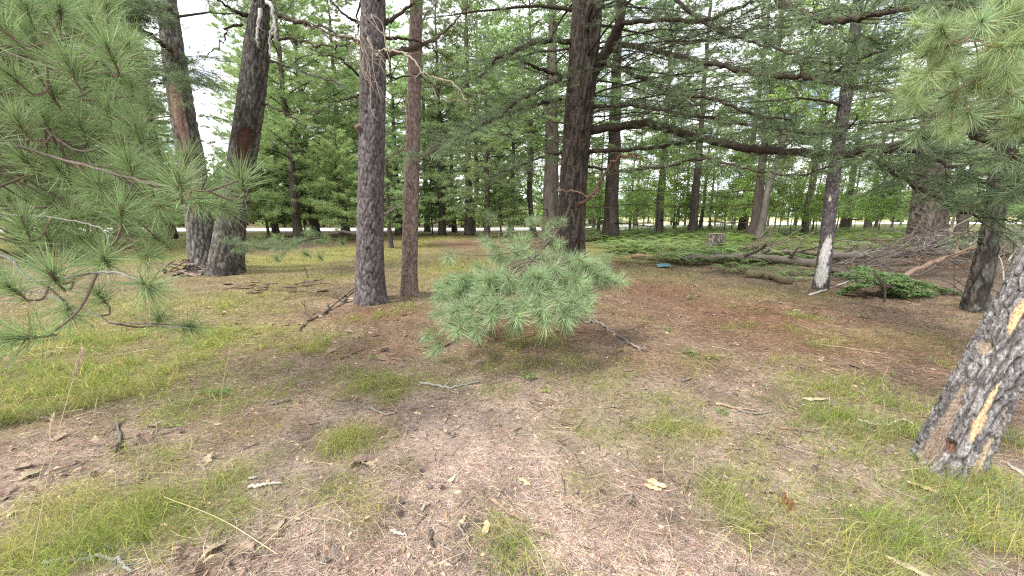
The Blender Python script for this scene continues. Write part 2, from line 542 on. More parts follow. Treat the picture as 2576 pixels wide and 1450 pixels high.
def blades(x, y, h, wd, lean, col, mb, vary=0.3):
    m = len(x)
    b = np.stack([x, y, height(x, y) - 0.004], 1)
    az = RG.uniform(0, 2 * math.pi, m)
    d = np.stack([np.cos(az), np.sin(az), np.zeros(m)], 1)
    s = np.stack([-np.sin(az), np.cos(az), np.zeros(m)], 1)
    fz = RG.uniform(0, 6.283, m)
    s = s * np.cos(fz)[:, None] * 0.6 + np.stack([np.cos(fz), np.sin(fz), np.zeros(m)], 1) * 0.6
    wv = s * (wd * 0.5)[:, None]
    h, lean = h[:, None], lean[:, None]
    m1 = b + UP * h * 0.62 * np.cos(lean * 0.6) + d * h * 0.55 * np.sin(lean * 0.6)
    tp = b + UP * h * 0.98 * np.cos(lean) + d * h * 1.02 * np.sin(lean)
    V = np.stack([b - wv, b + wv, m1 - wv * 0.8, m1 + wv * 0.8, tp], 1)
    F = (np.arange(m) * 5)[:, None, None] + np.array([[[0, 1, 3], [0, 3, 2], [2, 3, 4]]])
    cc = col * RG.uniform(1 - vary, 1 + vary, (m, 1)) * (1 + RG.normal(0, 0.08, (m, 3)))
    mb.add(V.reshape(-1, 3), F.reshape(-1, 3), np.repeat(np.clip(cc, 0.004, 1), 5, 0))

mb = MB()
cx_, cy_ = polar(19000, 1.0, 10.5)
lush, lawn, rust, n1, n2 = cover(cx_, cy_)
keep = RG.random(len(cx_)) < np.clip(lush ** 1.2 * 0.62 + 0.06 + 0.25 * sstep(.42, .62, n1), 0, 1)
cx_, cy_, lush = cx_[keep], cy_[keep], lush[keep]
cnt_ = (6 + 26 * np.clip(lush, 0, 1) * RG.uniform(.5, 1.3, len(lush))).astype(int)
ci = np.repeat(np.arange(len(cx_)), cnt_)
crad = RG.uniform(.02, .12, len(cx_))[ci]
aa = RG.uniform(0, 6.283, len(ci))
x, y = cx_[ci] + np.cos(aa) * crad * RG.random(len(ci)) ** .5, cy_[ci] + np.sin(aa) * crad * RG.random(len(ci)) ** .5
r = np.hypot(x, y)
h = ((0.045 + 0.12 * np.clip(lush, 0, 1)) * RG.uniform(.6, 1.25, len(lush)))[ci] * RG.uniform(0.45, 1.25, len(x))
tone = np.clip((fbm(cx_ * 2.2 + 4, cy_ * 2.2, 2, 12.0) * 1.7 - 0.4 + RG.normal(0, 0.22, len(cx_)))[ci] + RG.normal(0, .15, len(x)), 0, 1)[:, None]
blue = ((RG.random(len(cx_)) < .10) * (cx_ > 0.2))[ci][:, None]
c = np.array([0.22, 0.31, 0.065]) * (1 - tone) + np.array([0.43, 0.43, 0.15]) * tone
c = c * (1 - blue) + np.array([0.30, 0.34, 0.23]) * blue
dry = RG.random((len(x), 1)) < .13
c = np.where(dry, np.array([0.5, 0.41, 0.24]), c)
blades(x, y, h, np.maximum(0.0020, r * 0.0009), RG.uniform(0.25, 1.6, len(x)), c, mb)
pick = (RG.random(len(x)) < .10) & (lush[ci] > .25)
x, y, c, r = x[pick], y[pick], c[pick], r[pick]
c = c * np.array([1.15, 1.1, 1.0]) + np.array([.06, .05, .01])
blades(x, y, RG.uniform(.12, .27, len(x)), np.maximum(.0030, r * .0011), RG.uniform(.7, 1.75, len(x)), c, mb, .22)
gl = mb.mesh('grass', M_GRASS)
tag(link('grass', gl), 'clumps of fine yellow green grass on the forest floor', 'grass', kind='stuff')

mb = MB()
x, y = polar(230000, 3.5, 30)
lush, lawn, rust, n1, n2 = cover(x, y)
keep = RG.random(len(x)) < np.clip(lawn * 0.8, 0, 1)
x, y, n1, n2 = x[keep], y[keep], n1[keep], n2[keep]
r = np.hypot(x, y)
tone = np.clip(n2 * 1.5 - 0.3 + RG.normal(0, 0.2, len(x)), 0, 1)[:, None]
c = np.array([0.19, 0.23, 0.055]) * (1 - tone) + np.array([0.32, 0.295, 0.10]) * tone
blades(x, y, RG.uniform(0.03, 0.085, len(x)), np.maximum(0.003, r * 0.0011), RG.uniform(0.2, 1.3, len(x)), c, mb)
tag(link('lawn_grass', mb.mesh('lawn_grass', M_GRASS)), 'short mossy yellow green grass between the pines', 'grass', kind='stuff')

def lying(x, y, L, wd, col, mb, lift=0.006, vary=0.4, bent=2.1):
    """Needles, straw and flakes lying at random on the ground."""
    m = len(x)
    az = RG.uniform(0, math.pi * 2, m)
    d = np.stack([np.cos(az), np.sin(az), RG.normal(0.0, 0.10, m)], 1)
    bend = np.stack([-np.sin(az), np.cos(az), np.zeros(m)], 1)
    p = np.stack([x, y, height(x, y) + lift * RG.random(m)], 1)
    ln = L[:, None]
    a, c = p - d * ln * 0.5, p + d * ln * 0.5
    a[:, 2] = np.maximum(a[:, 2], height(a[:, 0], a[:, 1]) + 0.001)
    c[:, 2] = np.maximum(c[:, 2], height(c[:, 0], c[:, 1]) + 0.001)
    mid = p + bend * ln * RG.normal(0, 0.08, (m, 1)) + UP * 0.003
    tilt = nrm(bend + UP * RG.normal(0, 0.7, (m, 1)))
    wv = tilt * (wd * 0.5)[:, None]
    cc = np.clip(col * RG.uniform(1 - vary, 1 + vary, (m, 1)) * (1 + RG.normal(0, 0.05, (m, 3))), 0.004, 0.9)
    near = np.hypot(x, y) < bent
    if near.any():
        V = np.stack([a, mid - wv, mid + wv, c], 1)[near]
        F = (np.arange(len(V)) * 4)[:, None, None] + np.array([[[0, 1, 2], [1, 3, 2]]])
        mb.add(V.reshape(-1, 3), F.reshape(-1, 3), np.repeat(cc[near], 4, 0))
    far = ~near
    if far.any():
        V = np.stack([a - wv * .8, a + wv * .8, c], 1)[far]
        mb.add(V.reshape(-1, 3), np.arange(len(V) * 3).reshape(-1, 3), np.repeat(cc[far], 3, 0))

mb = MB()
x, y = polar(345000, 0.95, 12)
lush, lawn, rust, n1, n2 = cover(x, y)
keep = RG.random(len(x)) < np.clip(1.0 - 0.75 * lush - 0.6 * lawn, 0.08, 1)
x, y = x[keep], y[keep]
r = np.hypot(x, y)
base = ground_colour(x, y)
pick = RG.random(len(x))[:, None]
c = np.where(pick < 0.46, base * 1.4, np.where(pick < 0.70, base * np.array([2.1, 2.0, 1.9]), np.where(pick < 0.84, base * np.array([1.35, 0.98, 0.78]), base * 0.38)))
lying(x, y, RG.uniform(0.035, 0.105, len(x)), np.maximum(0.0016, r * 0.00085), c, mb)
tag(link('needle_litter', mb.mesh('needle_litter', M_LITTER)), 'fallen brown pine needles covering the ground', 'needles', kind='stuff')

mb = MB()
x, y = polar(7500, 1.0, 9)
lush, lawn, rust, n1, n2 = cover(x, y)
keep = RG.random(len(x)) < np.clip(0.35 + lush * 0.5 - rust * 0.3, 0.05, 1)
x, y = x[keep], y[keep]
lying(x, y, RG.uniform(0.1, 0.32, len(x)), np.maximum(0.0017, np.hypot(x, y) * 0.0008), np.array([0.40, 0.33, 0.22])[None] * np.ones((len(x), 1)), mb, lift=0.05)
x, y = polar(9000, 1.0, 14)
keep = RG.random(len(x)) < 0.55
x, y = x[keep], y[keep]
lying(x, y, RG.uniform(0.015, 0.05, len(x)), RG.uniform(0.008, 0.022, len(x)), np.array([0.30, 0.225, 0.16])[None] * np.ones((len(x), 1)), mb, lift=0.01, vary=0.6, bent=99)
x, y = polar(1500, 1.0, 9)
m_ = len(x)
az_ = RG.uniform(0, 6.283, m_)
ln_ = RG.uniform(.02, .075, m_)[:, None]
d_ = np.stack([np.cos(az_), np.sin(az_), RG.normal(0, .08, m_)], 1)
p_ = np.stack([x, y, height(x, y) + .007], 1)
tn_ = np.where(RG.random((m_, 1)) < .6, np.array([[0.10, 0.075, 0.06]]), np.array([[0.24, 0.2, 0.175]]))
for sel in (tn_[:, 0] < .15, tn_[:, 0] > .15):
    prisms((p_ - d_ * ln_)[sel], (p_ + d_ * ln_)[sel], RG.uniform(.0018, .0045, int(sel.sum())), .0012, tn_[sel][0], mb, RG, .5)
tag(link('straw_litter', mb.mesh('straw_litter', M_LITTER)), 'dry straw stems and small bark flakes strewn over the floor', 'litter', kind='stuff')

# ================================================================ TREES
from mathutils import Vector

def trunk(parent, base, ctrl, rad, nside, ds, vis, st, patches=(), flare=0.35, seed=1.0, name='trunk', mat=None):
    """A bark-covered stem: furrows and plates are real relief; patches are bare wood sunk below the bark."""
    P, R = curve(ctrl, 14), curve(np.c_[rad, np.zeros(len(rad)), np.zeros(len(rad))], 14)[:, 0]
    cum = np.r_[0, np.cumsum(np.linalg.norm(np.diff(P, axis=0), axis=1))]
    s = np.r_[np.arange(0, min(vis, cum[-1]), ds), np.arange(min(vis, cum[-1]), cum[-1], ds * 5), cum[-1]]
    P = np.stack([np.interp(s, cum, P[:, k]) for k in range(3)], 1)
    R = np.interp(s, cum, R)
    T = nrm(np.gradient(P, axis=0))
    u = nrm(np.cross(T, np.array([0.2, 0.97, 0.1])))
    v = np.cross(T, u)
    th = -math.pi / 2 + np.arange(nside) * 2 * math.pi / nside
    S, TH = np.meshgrid(s, th, indexing='ij')
    RR = np.repeat(R[:, None], nside, 1)
    rm = float(R.mean())
    nu = max(5, round(2 * math.pi * rm / st['su']))
    w1 = fbm(TH / 6.283 * nu * 0.55, S / st['sv'] * 0.9, 3, seed) - 0.5
    w2 = fbm(TH / 6.283 * nu * 1.9 + 7, S / st['sv'] * 2.6, 3, seed + 1) - 0.5
    cu = TH / (2 * math.pi) * nu
    f1, f2, idn = worley(cu + 1.1 * w1 + 0.75 * w2, S / st['sv'] + 1.7 * w1 + 1.0 * w2, nu, seed)
    g1, g2, idm = worley(cu * 2.5 + w2 * 2, S / st['sv'] * 3.1 - w2 * 2, nu * 3, seed + 3)
    crack = 1 - sstep(0.02, st.get('edge', 0.28), f2 - f1 + 0.12 * w2)
    fine = fbm(TH / 6.283 * nu * 5, S / st['sv'] * 5, 4, seed + 2) - 0.5
    disp = st['depth'] * ((1 - crack) + 0.35 * idn - 0.25 * (1 - sstep(0, 0.3, g2 - g1)) + 0.7 * fine)
    disp -= st['depth'] * 0.8
    lob = 1 + 0.45 * np.cos(TH * 3 + seed) + 0.3 * np.cos(TH * 5 + 2 * seed)
    RR = RR * (1 + flare * np.exp(-S / (0.9 * rm + 0.06)) * lob) + 0.07 * rm * (fbm(TH * 1.0 + 3, S * 1.2, 2, seed + 7) - 0.5)
    A, B, K = (np.array(st[k]) for k in ('a', 'b', 'crack'))
    mixn = np.clip(idn * 0.7 + idm * 0.4 + (fbm(TH * 1.5, S * 1.3, 3, seed + 4) - 0.5) * 0.9, 0, 1)[..., None]
    c = A * (1 - mixn) + B * mixn
    c = c * (0.92 + 0.4 * idm[..., None])
    c = c * (0.75 + 1.0 * np.clip(fine[..., None] + .25, 0, 1))
    c = c + (K - c) * (crack * 0.72)[..., None]
    if 'lichen' in st:
        li = sstep(0.52, 0.72, fbm(TH / 6.283 * nu * 5, S / st['sv'] * 7, 4, seed + 6)) * (1 - crack)
        c = c + (np.array(st['lichen']) - c) * (li * st.get('lamt', 0.6))[..., None]
    V0 = P[:, None] + RR[..., None] * (np.cos(TH)[..., None] * u[:, None] + np.sin(TH)[..., None] * v[:, None])
    nor = (np.cos(TH)[..., None] * u[:, None] + np.sin(TH)[..., None] * v[:, None])
    if patches:
        X, Y = proj(V0.reshape(-1, 3))
        front = (nor.reshape(-1, 3) * (V0.reshape(-1, 3) - np.array([0, 0, CAM_H]))).sum(1) < 0
        for (px, py, hw, hl, dp, colr, *sk) in patches:
            k = int(np.argmin((X - px) ** 2 + (Y - py) ** 2 + np.where(front, 0, 1e9)))
            i0, j0 = divmod(k, nside)
            dth = np.mod(TH - th[j0] + math.pi, 2 * math.pi) - math.pi
            skew = sk[0] if sk else 0.0
            q = ((dth * rm - skew * (S - s[i0])) / hw) ** 2 + ((S - s[i0]) / hl) ** 2
            q = np.sqrt(q) + (fbm(TH * nu * 0.9, S / st['sv'] * 2.4, 3, seed + 11) - 0.5) * 0.7
            mk = 1 - sstep(0.85, 0.97, q)
            grain = fbm(TH * nu * 3, S / st['sv'] * 0.9, 3, seed + 13)
            disp = disp * (1 - mk) + mk * (-dp - 0.3 * dp * (1 - np.clip(q, 0, 1)) + 0.004 * (grain - 0.5))
            c = c + (np.array(colr) * (0.6 + 0.8 * grain[..., None]) - c) * mk[..., None]
    V = V0 + disp[..., None] * nor
    k = len(s)
    i, j = np.meshgrid(np.arange(k - 1), np.arange(nside), indexing='ij')
    a, b = i * nside + j, i * nside + (j + 1) % nside
    F = np.concatenate([np.stack([a, b, a + nside], -1).reshape(-1, 3), np.stack([b, b + nside, a + nside], -1).reshape(-1, 3)])
    VV = np.vstack([V.reshape(-1, 3), P[-1:]])
    jj = np.arange(nside)
    F = np.vstack([F, np.stack([np.full(nside, k * nside), (k - 1) * nside + jj, (k - 1) * nside + (jj + 1) % nside], -1)])
    mb = MB()
    mb.add(VV, F, np.vstack([np.clip(c, 0.004, 0.9).reshape(-1, 3), K[None]]))
    return link(name, mb.mesh(name, mat or M_BARK, True, base), parent)

def stem(pts, Y, top=None, sink=0.15):
    """Photograph points (px, py, width) of an upright stem Y metres away -> centre line and radii."""
    C, R = [], []
    for px, py, wd in pts:
        p = at(px, py, Y)
        C.append(p)
        R.append(wd / 2 / FPX * depth_of(p) * math.cos(math.atan((px - 1288) / FPX)) * .97)
    C, R = np.array(C), np.array(R)
    C[0][2] = float(height(C[0][0], C[0][1])) - sink
    if top:
        d = nrm(C[-1] - C[-2])
        d = nrm(d + UP * 0.6)
        for f in (0.5, 1.0):
            C = np.vstack([C, C[-1] + d * (top - C[-1][2]) * (0.5 if f == 0.5 else 1.0)])
            R = np.r_[R, R[-1] * (0.7 if f == 0.5 else 0.25)]
    return C, R

BARK_WHITE = dict(su=0.085, sv=0.5, depth=0.030, a=(0.055, 0.044, 0.037), b=(0.098, 0.082, 0.07), crack=(0.02, 0.015, 0.012), edge=0.4)
BARK_OLD = dict(su=0.075, sv=0.30, depth=0.026, a=(0.062, 0.055, 0.05), b=(0.118, 0.110, 0.100), crack=(0.020, 0.016, 0.014), lichen=(0.22, 0.24, 0.19), lamt=0.4, edge=0.4)
BARK_RED = dict(su=0.075, sv=0.17, depth=0.016, a=(0.078, 0.064, 0.062), b=(0.115, 0.105, 0.107), crack=(0.032, 0.023, 0.021), edge=0.15)
BARK_THIN = dict(su=0.055, sv=0.14, depth=0.009, a=(0.143, 0.102, 0.088), b=(0.177, 0.136, 0.119), crack=(0.075, 0.045, 0.037), edge=0.14)
BARK_LEAN = dict(su=0.032, sv=0.19, depth=0.020, a=(0.10, 0.092, 0.092), b=(0.165, 0.152, 0.148), crack=(0.05, 0.044, 0.044), lichen=(0.34, 0.34, 0.34), lamt=0.7, edge=0.3)
BARK_SNAG = dict(su=0.06, sv=0.09, depth=0.010, a=(0.071, 0.063, 0.068), b=(0.109, 0.099, 0.102), crack=(0.034, 0.027, 0.027), edge=0.25)

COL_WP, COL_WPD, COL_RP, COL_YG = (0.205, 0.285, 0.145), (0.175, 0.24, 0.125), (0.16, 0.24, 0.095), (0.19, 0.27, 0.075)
COL_TWIG, COL_DEAD = (0.05, 0.038, 0.03), (0.21, 0.185, 0.165)

def path(pts):
    """(px, py, Y) points -> curve."""
    return curve([at(*p) for p in pts], 7)

def kinks(P, amt, rg):
    j = rg.normal(size=P.shape) * amt
    j[0] = 0
    return P + j

def limb(tree, base, P, r0, r1, n=20, len0=0.8, len1=0.35, tuft=(16, 0.10, 0.0045), col=COL_WP, s0=0.25, nsub=3, wood=COL_TWIG, dead=False, name='branch', nside=7, up=0.1, sag=0.08, tw=0.006, flat=0.22, seg=1, droop=0.0, rg=RG, kink=None):
    k = len(P)
    P = kinks(P, (kink if kink is not None else 0.026 if dead else 0.014) * min(1.0, np.linalg.norm(P[-1] - P[0])), rg)
    mw, mn = MB(), MB()
    V, F = tube(P, r0 + (r1 - r0) * np.linspace(0, 1, k) ** 0.8, nside)
    nz_ = fbm(V[:, 0] * 9 + V[:, 2] * 5, V[:, 1] * 9, 3, 3.0)[:, None]
    mw.add(V, F, np.asarray(wood)[None] * (0.55 + 0.9 * nz_))
    if n:
        SA, SB, RA, C, A = spray(P, s0, n, len0, len1, nsub, up, sag, flat, rg=rg)
        prisms(SA, SB, tw * RA, tw * RA * 0.55, np.asarray(wood) * 0.95, mw, rg)
        if not dead:
            needles(C, A, tuft[0], tuft[1], tuft[2], mn, col, 0.1, 1.35, 0.14, seg, droop, tips=None, rg=rg)
    o = link(name, mw.mesh(name, M_TWIG, True, base), tree)
    if n and not dead:
        link('needles', mn.mesh('needles', M_NEEDLE, False, base), o)
    return o

def ring_limbs(tree, base, C, R, z0, z1, count, ln0, ln1, seed, rise=0.25, az=None, rmax=.06, **kw):
    """Limbs all round a stem between two heights."""
    rg = np.random.default_rng(seed)
    for k in range(count):
        z = z0 + (z1 - z0) * (k + rg.random()) / count
        p = np.array([np.interp(z, C[:, 2], C[:, i]) for i in range(3)])
        rr_ = float(np.interp(z, C[:, 2], R))
        a = (k * 2.399 + rg.normal(0, 0.4)) if az is None else az + rg.uniform(-1.1, 1.1)
        ln = (ln0 + (ln1 - ln0) * (z - z0) / max(z1 - z0, 0.1)) * rg.uniform(0.7, 1.2)
        d = np.array([math.cos(a), math.sin(a), 0])
        t = np.linspace(0, 1, 9)[:, None]
        cv = rg.normal(0, 0.12)
        side = np.cross(d, UP)
        P = p + d * ln * t + UP * ln * (rise * t - 0.32 * t ** 2 + 0.14 * t ** 4) + side * ln * cv * t ** 2
        limb(tree, base, P, max(0.014, min(rr_ * 0.3, 0.010 * ln + 0.010, rmax)), 0.006, rg=rg, **kw)

# ---------------------------------------------------------------- big white pine in the middle
Yc = gp(1428, 676)[1]
C, R = stem([(1427, 676, 86), (1438, 520, 72), (1446, 400, 70), (1462, 220, 76), (1474, 60, 80), (1482, -60, 78)], Yc, 17)
base = C[0] + UP * 0.15
pine = thing('white_pine', 'big dark brown white pine in the middle with thick sweeping limbs', 'tree', base, 'pines around the clearing')
trunk(pine, base, C, R, 90, 0.04, 7.2, BARK_WHITE, flare=0.4, seed=2.0)
LB = dict(tuft=(22, 0.12, 0.006), tw=0.0055)
HI = dict(tuft=(6, 0.2, 0.022), tw=0.007)      # high crowns, above what the picture shows
EXPL = [
    # points, r0, r1, twigs, twig length
    ([(1490, 190, Yc), (1525, 130, Yc - .3), (1556, 70, Yc - .6), (1563, 0, Yc - .7), (1560, -120, Yc - .9)], .13, .09, 0, 0.5),
    ([(1552, 62, Yc - .5), (1640, 50, Yc - 1.4), (1760, 52, Yc - 2.4), (1860, 20, Yc - 3), (1960, -50, Yc - 3.6)], .055, .015, 26, 0.9),
    ([(1480, 330, Yc), (1560, 318, Yc - .4), (1640, 312, Yc - 1), (1730, 338, Yc - 1.8), (1850, 368, Yc - 2.6), (1960, 382, Yc - 3.4), (2080, 388, Yc - 4.1), (2200, 376, Yc - 4.8), (2390, 325, Yc - 5.9), (2480, 285, Yc - 6.3), (2640, 230, Yc - 6.8)], .10, .032, 46, 0.8),
    ([(2390, 325, Yc - 5.9), (2460, 345, Yc - 6.1), (2540, 385, Yc - 6.3), (2700, 470, Yc - 6.7)], .042, .02, 18, 0.5),
    ([(1478, 382, Yc), (1540, 378, Yc - .4), (1630, 374, Yc - 1), (1720, 358, Yc - 1.6), (1800, 350, Yc - 2.2)], .055, .03, 16, 0.7),
    ([(1530, 105, Yc - .4), (1620, 122, Yc - 1.2), (1717, 147, Yc - 2.2), (1830, 168, Yc - 3.2), (1930, 190, Yc - 3.9), (2020, 193, Yc - 4.5), (2117, 217, Yc - 5), (2250, 233, Yc - 5.6), (2350, 240, Yc - 6)], .06, .012, 44, 0.9),
    ([(2050, 195, Yc - 4.6), (2130, 165, Yc - 5), (2220, 128, Yc - 5.4), (2290, 115, Yc - 5.7), (2340, 124, Yc - 5.9)], .022, .008, 20, 0.5),
    ([(1930, -30, Yc - 4), (1985, 22, Yc - 4.4), (2050, 46, Yc - 4.8), (2110, 53, Yc - 5.1), (2190, 42, Yc - 5.5), (2300, 20, Yc - 5.9), (2480, 12, Yc - 6.4)], .05, .015, 34, 0.7),
    ([(1700, 0, Yc - 2), (1790, 70, Yc - 2.6), (1900, 110, Yc - 3.2), (1990, 130, Yc - 3.8), (2080, 160, Yc - 4.4)], .035, .01, 26, 0.7),
    ([(1441, 104, Yc), (1359, 103, Yc - .8), (1309, 120, Yc - 1.3), (1279, 137, Yc - 1.6), (1249, 147, Yc - 1.9), (1232, 173, Yc - 2.1), (1196, 200, Yc - 2.4)], .065, .015, 24, 0.7),
    ([(1430, 195, Yc), (1379, 180, Yc - .6), (1339, 167, Yc - 1), (1300, 148, Yc - 1.4), (1262, 150, Yc - 1.7)], .05, .015, 14, 0.6),
    ([(1410, 200, Yc), (1339, 233, Yc - .9), (1286, 267, Yc - 1.6), (1226, 307, Yc - 2.3), (1142, 353, Yc - 3.1), (1066, 393, Yc - 3.7)], .055, .015, 40, 0.75),
    ([(1410, 250, Yc), (1359, 263, Yc - .7), (1276, 287, Yc - 1.6), (1200, 322, Yc - 2.3), (1110, 372, Yc - 3)], .05, .012, 26, 0.6),
    ([(1412, 385, Yc), (1350, 400, Yc - .8), (1290, 425, Yc - 1.5), (1240, 440, Yc - 2)], .03, .01, 16, 0.6),
    ([(1480, 420, Yc), (1560, 430, Yc - 1), (1660, 420, Yc - 2), (1760, 400, Yc - 3), (1880, 425, Yc - 3.8), (2010, 440, Yc - 4.5), (2100, 415, Yc - 5)], .035, .01, 22, 0.6),
    ([(1500, 150, Yc), (1600, 190, Yc - 1.2), (1700, 235, Yc - 2.2), (1800, 250, Yc - 3), (1900, 290, Yc - 3.6), (1990, 300, Yc - 4)], .05, .012, 40, 0.9),
    ([(1490, 270, Yc), (1590, 265, Yc - 1), (1700, 285, Yc - 2), (1820, 300, Yc - 2.9), (1960, 330, Yc - 3.8), (2100, 340, Yc - 4.5)], .05, .012, 40, 0.85),
    ([(2150, 382, Yc - 4.5), (2230, 420, Yc - 5), (2300, 470, Yc - 5.4), (2400, 520, Yc - 5.8), (2480, 560, Yc - 6.1)], .03, .008, 22, 0.6),
    ([(2250, 365, Yc - 5), (2340, 400, Yc - 5.4), (2440, 440, Yc - 5.8), (2560, 500, Yc - 6.2)], .025, .008, 20, 0.5),
]
rgE = np.random.default_rng(5)
for pts, r0, r1, n, ln in EXPL:
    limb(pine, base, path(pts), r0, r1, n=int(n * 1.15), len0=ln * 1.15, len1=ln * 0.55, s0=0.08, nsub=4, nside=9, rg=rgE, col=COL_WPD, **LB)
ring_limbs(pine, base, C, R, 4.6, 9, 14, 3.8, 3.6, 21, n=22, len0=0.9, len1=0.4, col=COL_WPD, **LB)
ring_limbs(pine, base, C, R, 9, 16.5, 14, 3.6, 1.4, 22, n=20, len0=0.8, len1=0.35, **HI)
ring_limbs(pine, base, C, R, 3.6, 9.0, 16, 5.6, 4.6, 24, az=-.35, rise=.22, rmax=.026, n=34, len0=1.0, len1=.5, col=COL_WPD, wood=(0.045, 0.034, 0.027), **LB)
ring_limbs(pine, base, C, R, 3.2, 5.4, 9, 5.0, 4.6, 25, az=-.3, rise=.16, rmax=.02, n=34, len0=.9, len1=.4, dead=True, wood=(0.05, 0.04, 0.032), tw=.006)
ring_limbs(pine, base, C, R, 2.2, 4.4, 8, 1.6, 1.6, 23, n=14, len0=0.5, len1=0.25, dead=True, wood=(0.12, 0.1, 0.08), tw=0.005)
dl = limb(pine, base, path([(1452, 520, Yc - .4), (1490, 490, Yc - .7), (1515, 450, Yc - .9), (1545, 405, Yc - 1.1), (1575, 388, Yc - 1.2), (1602, 392, Yc - 1.3)]), .042, .022, n=7, len0=0.5, len1=0.2, nsub=1, dead=True, wood=(0.17, 0.105, 0.08))
dl['label'] = 'bare reddish broken limb'
dl = limb(pine, base, path([(1400, 480, Yc - .4), (1430, 478, Yc - .6), (1480, 492, Yc - .8), (1510, 484, Yc - .9)]), .022, .008, n=9, len0=0.4, len1=0.2, nsub=2, dead=True, wood=(0.3, 0.22, 0.17))

# needle tufts: one mesh for each of a few kinds, shared
def tuft_mesh(name, n, L, W, col, p1, seed, stalk=(0.16, 0.10, 0.07), droop=0.05):
    rg = np.random.default_rng(seed)
    m = MB()
    V, F = tube(np.array([[0, 0, -.09], [0, .004, -.03], [0, 0, .012], [0, 0, .035]]), np.array([.0032, .0042, .0058, .0015]) * (L / .14), 6)
    m.add(V, F, np.array(stalk))
    needles(np.array([[0, 0, 0.01]]), np.array([[0, 0, 1.0]]), int(n * 0.62), L, W, m, col, 0.1, p1, 0.06, 2, droop, 0.3, rg=rg)
    needles(np.array([[0, 0, -0.02]]), np.array([[0, 0, 1.0]]), int(n * 0.38), L * 0.85, W, m, np.array(col) * 0.85, 0.7, p1 + 0.35, 0.07, 2, droop * 2, 0.35, tips=(0.25, 0.16, 0.06), rg=rg)
    return m.mesh(name, M_NEEDLE, False)

WHITE_TUFT = [tuft_mesh('white_pine_tuft', 175, 0.13, 0.0024, (0.30, 0.405, 0.215), 1.4, 40 + k, (0.3, 0.2, 0.08), 0.06) for k in range(4)]
RED_TUFT = [tuft_mesh('red_pine_tuft', 210, 0.155, 0.0022, (0.25, 0.35, 0.15), 1.25, 50 + k, (0.2, 0.13, 0.095), 0.03) for k in range(5)]
YOUNG_TUFT = [tuft_mesh('young_tuft', 190, 0.15, 0.0021, (0.29, 0.38, 0.165), 1.35, 60 + k, (0.3, 0.24, 0.1), 0.12) for k in range(3)]

def put_tuft(me, p, axis, scale, parent, base, rg):
    o = link('needle_tuft', me, parent, tuple(np.asarray(p) - np.asarray(base)))
    o.rotation_mode = 'QUATERNION'
    q = Vector(tuple(axis)).to_track_quat('Z', 'Y')
    from mathutils import Quaternion
    o.rotation_quaternion = q @ Quaternion((0, 0, 1), rg.uniform(0, 6.28))
    o.scale = (scale,) * 3
    return o

# the low bough that hangs from the pine towards the viewer
rgb = np.random.default_rng(77)
bough_pts = path([(1440, 500, Yc - .3), (1425, 540, 8.2), (1400, 585, 6.4), (1360, 630, 5.0), (1310, 690, 4.0), (1260, 760, 3.4)])
mw = MB()
V, F = tube(bough_pts, np.linspace(.035, .009, len(bough_pts)), 8)
mw.add(V, F, np.array([0.09, 0.07, 0.055]))
TU = []
rows = [  # centre px, py, Y, how many, spread px
    (1340, 565, 6.8, 10, 85, 26), (1310, 608, 5.9, 14, 110, 22), (1250, 645, 5.2, 14, 100, 22), (1380, 655, 4.9, 12, 80, 20)]
for (cx, cy, Yd, cnt, sx, sy) in rows:
    for _ in range(cnt):
        TU.append((cx + rgb.normal(0, sx * .6), cy + rgb.normal(0, sy * .6), Yd + rgb.normal(0, .25), rgb.normal(-0.1, .5), rgb.normal(0.1, .5)))
TU += [(1115, 690, 4.2, -.5, .0), (1150, 715, 4.0, -.3, -.1), (1100, 735, 4.1, -.8, -.2), (1175, 690, 4.1, -.2, .3), (1225, 705, 3.7, .0, .2), (1255, 690, 3.9, .1, .4), (1310, 720, 3.5, .1, .3), (1360, 705, 3.6, .1, .4), (1400, 690, 3.8, .2, .4), (1355, 740, 3.3, .2, .1),
       (1435, 735, 3.5, .4, .2), (1480, 710, 3.7, .6, .1), (1510, 695, 3.8, 1., .1), (1540, 700, 3.8, 1.2, .0), (1575, 712, 3.9, 1.3, -.1), (1485, 745, 3.4, .6, -.3), (1450, 760, 3.2, .3, -.3), (1410, 760, 3.1, .1, -.2), (1370, 780, 3.0, .1, -.6), (1325, 768, 3.1, 0, -.2),
       (1290, 765, 3.2, -.2, -.3), (1245, 765, 3.2, -.2, -.1), (1210, 740, 3.5, -.3, .1), (1165, 762, 3.3, -.4, .2), (1170, 790, 3.1, -.3, -.4), (1140, 818, 3.0, -.3, -.6), (1110, 800, 3.2, -.7, -.3), (1085, 770, 3.5, -.9, -.1), (1190, 830, 3.0, .1, -.9), (1080, 855, 3.2, -.5, -.9),
       (1300, 800, 3.0, 0, -.7), (1430, 800, 3.1, .2, -.9), (1375, 812, 3.0, .0, -1.), (1480, 780, 3.3, .5, -.6), (1230, 800, 3.1, -.1, -.5), (1120, 765, 3.6, -.6, .2), (1275, 730, 3.6, 0, .1), (1340, 690, 4.1, .1, .4), (1430, 700, 4.0, .3, .3), (1190, 665, 4.6, -.2, .3), (1090, 705, 4.4, -.7, .1)]
TU += [(a + rgb.normal(0, 28), b + rgb.normal(0, 20), c + rgb.uniform(.0, .6), d + rgb.normal(0, .3), e + rgb.normal(0, .3)) for (a, b, c, d, e) in TU if b > 665 and rgb.random() < .8]
TU += [(1110 + 440 * q, 722 + rgb.normal(0, 22) - 40 * q * q, 3.9 - .5 * math.sin(q * 3.14) + rgb.uniform(0, .5), (q - .5) * 1.4, rgb.normal(.1, .3)) for q in rgb.random(46)]
bough = None
spots = []
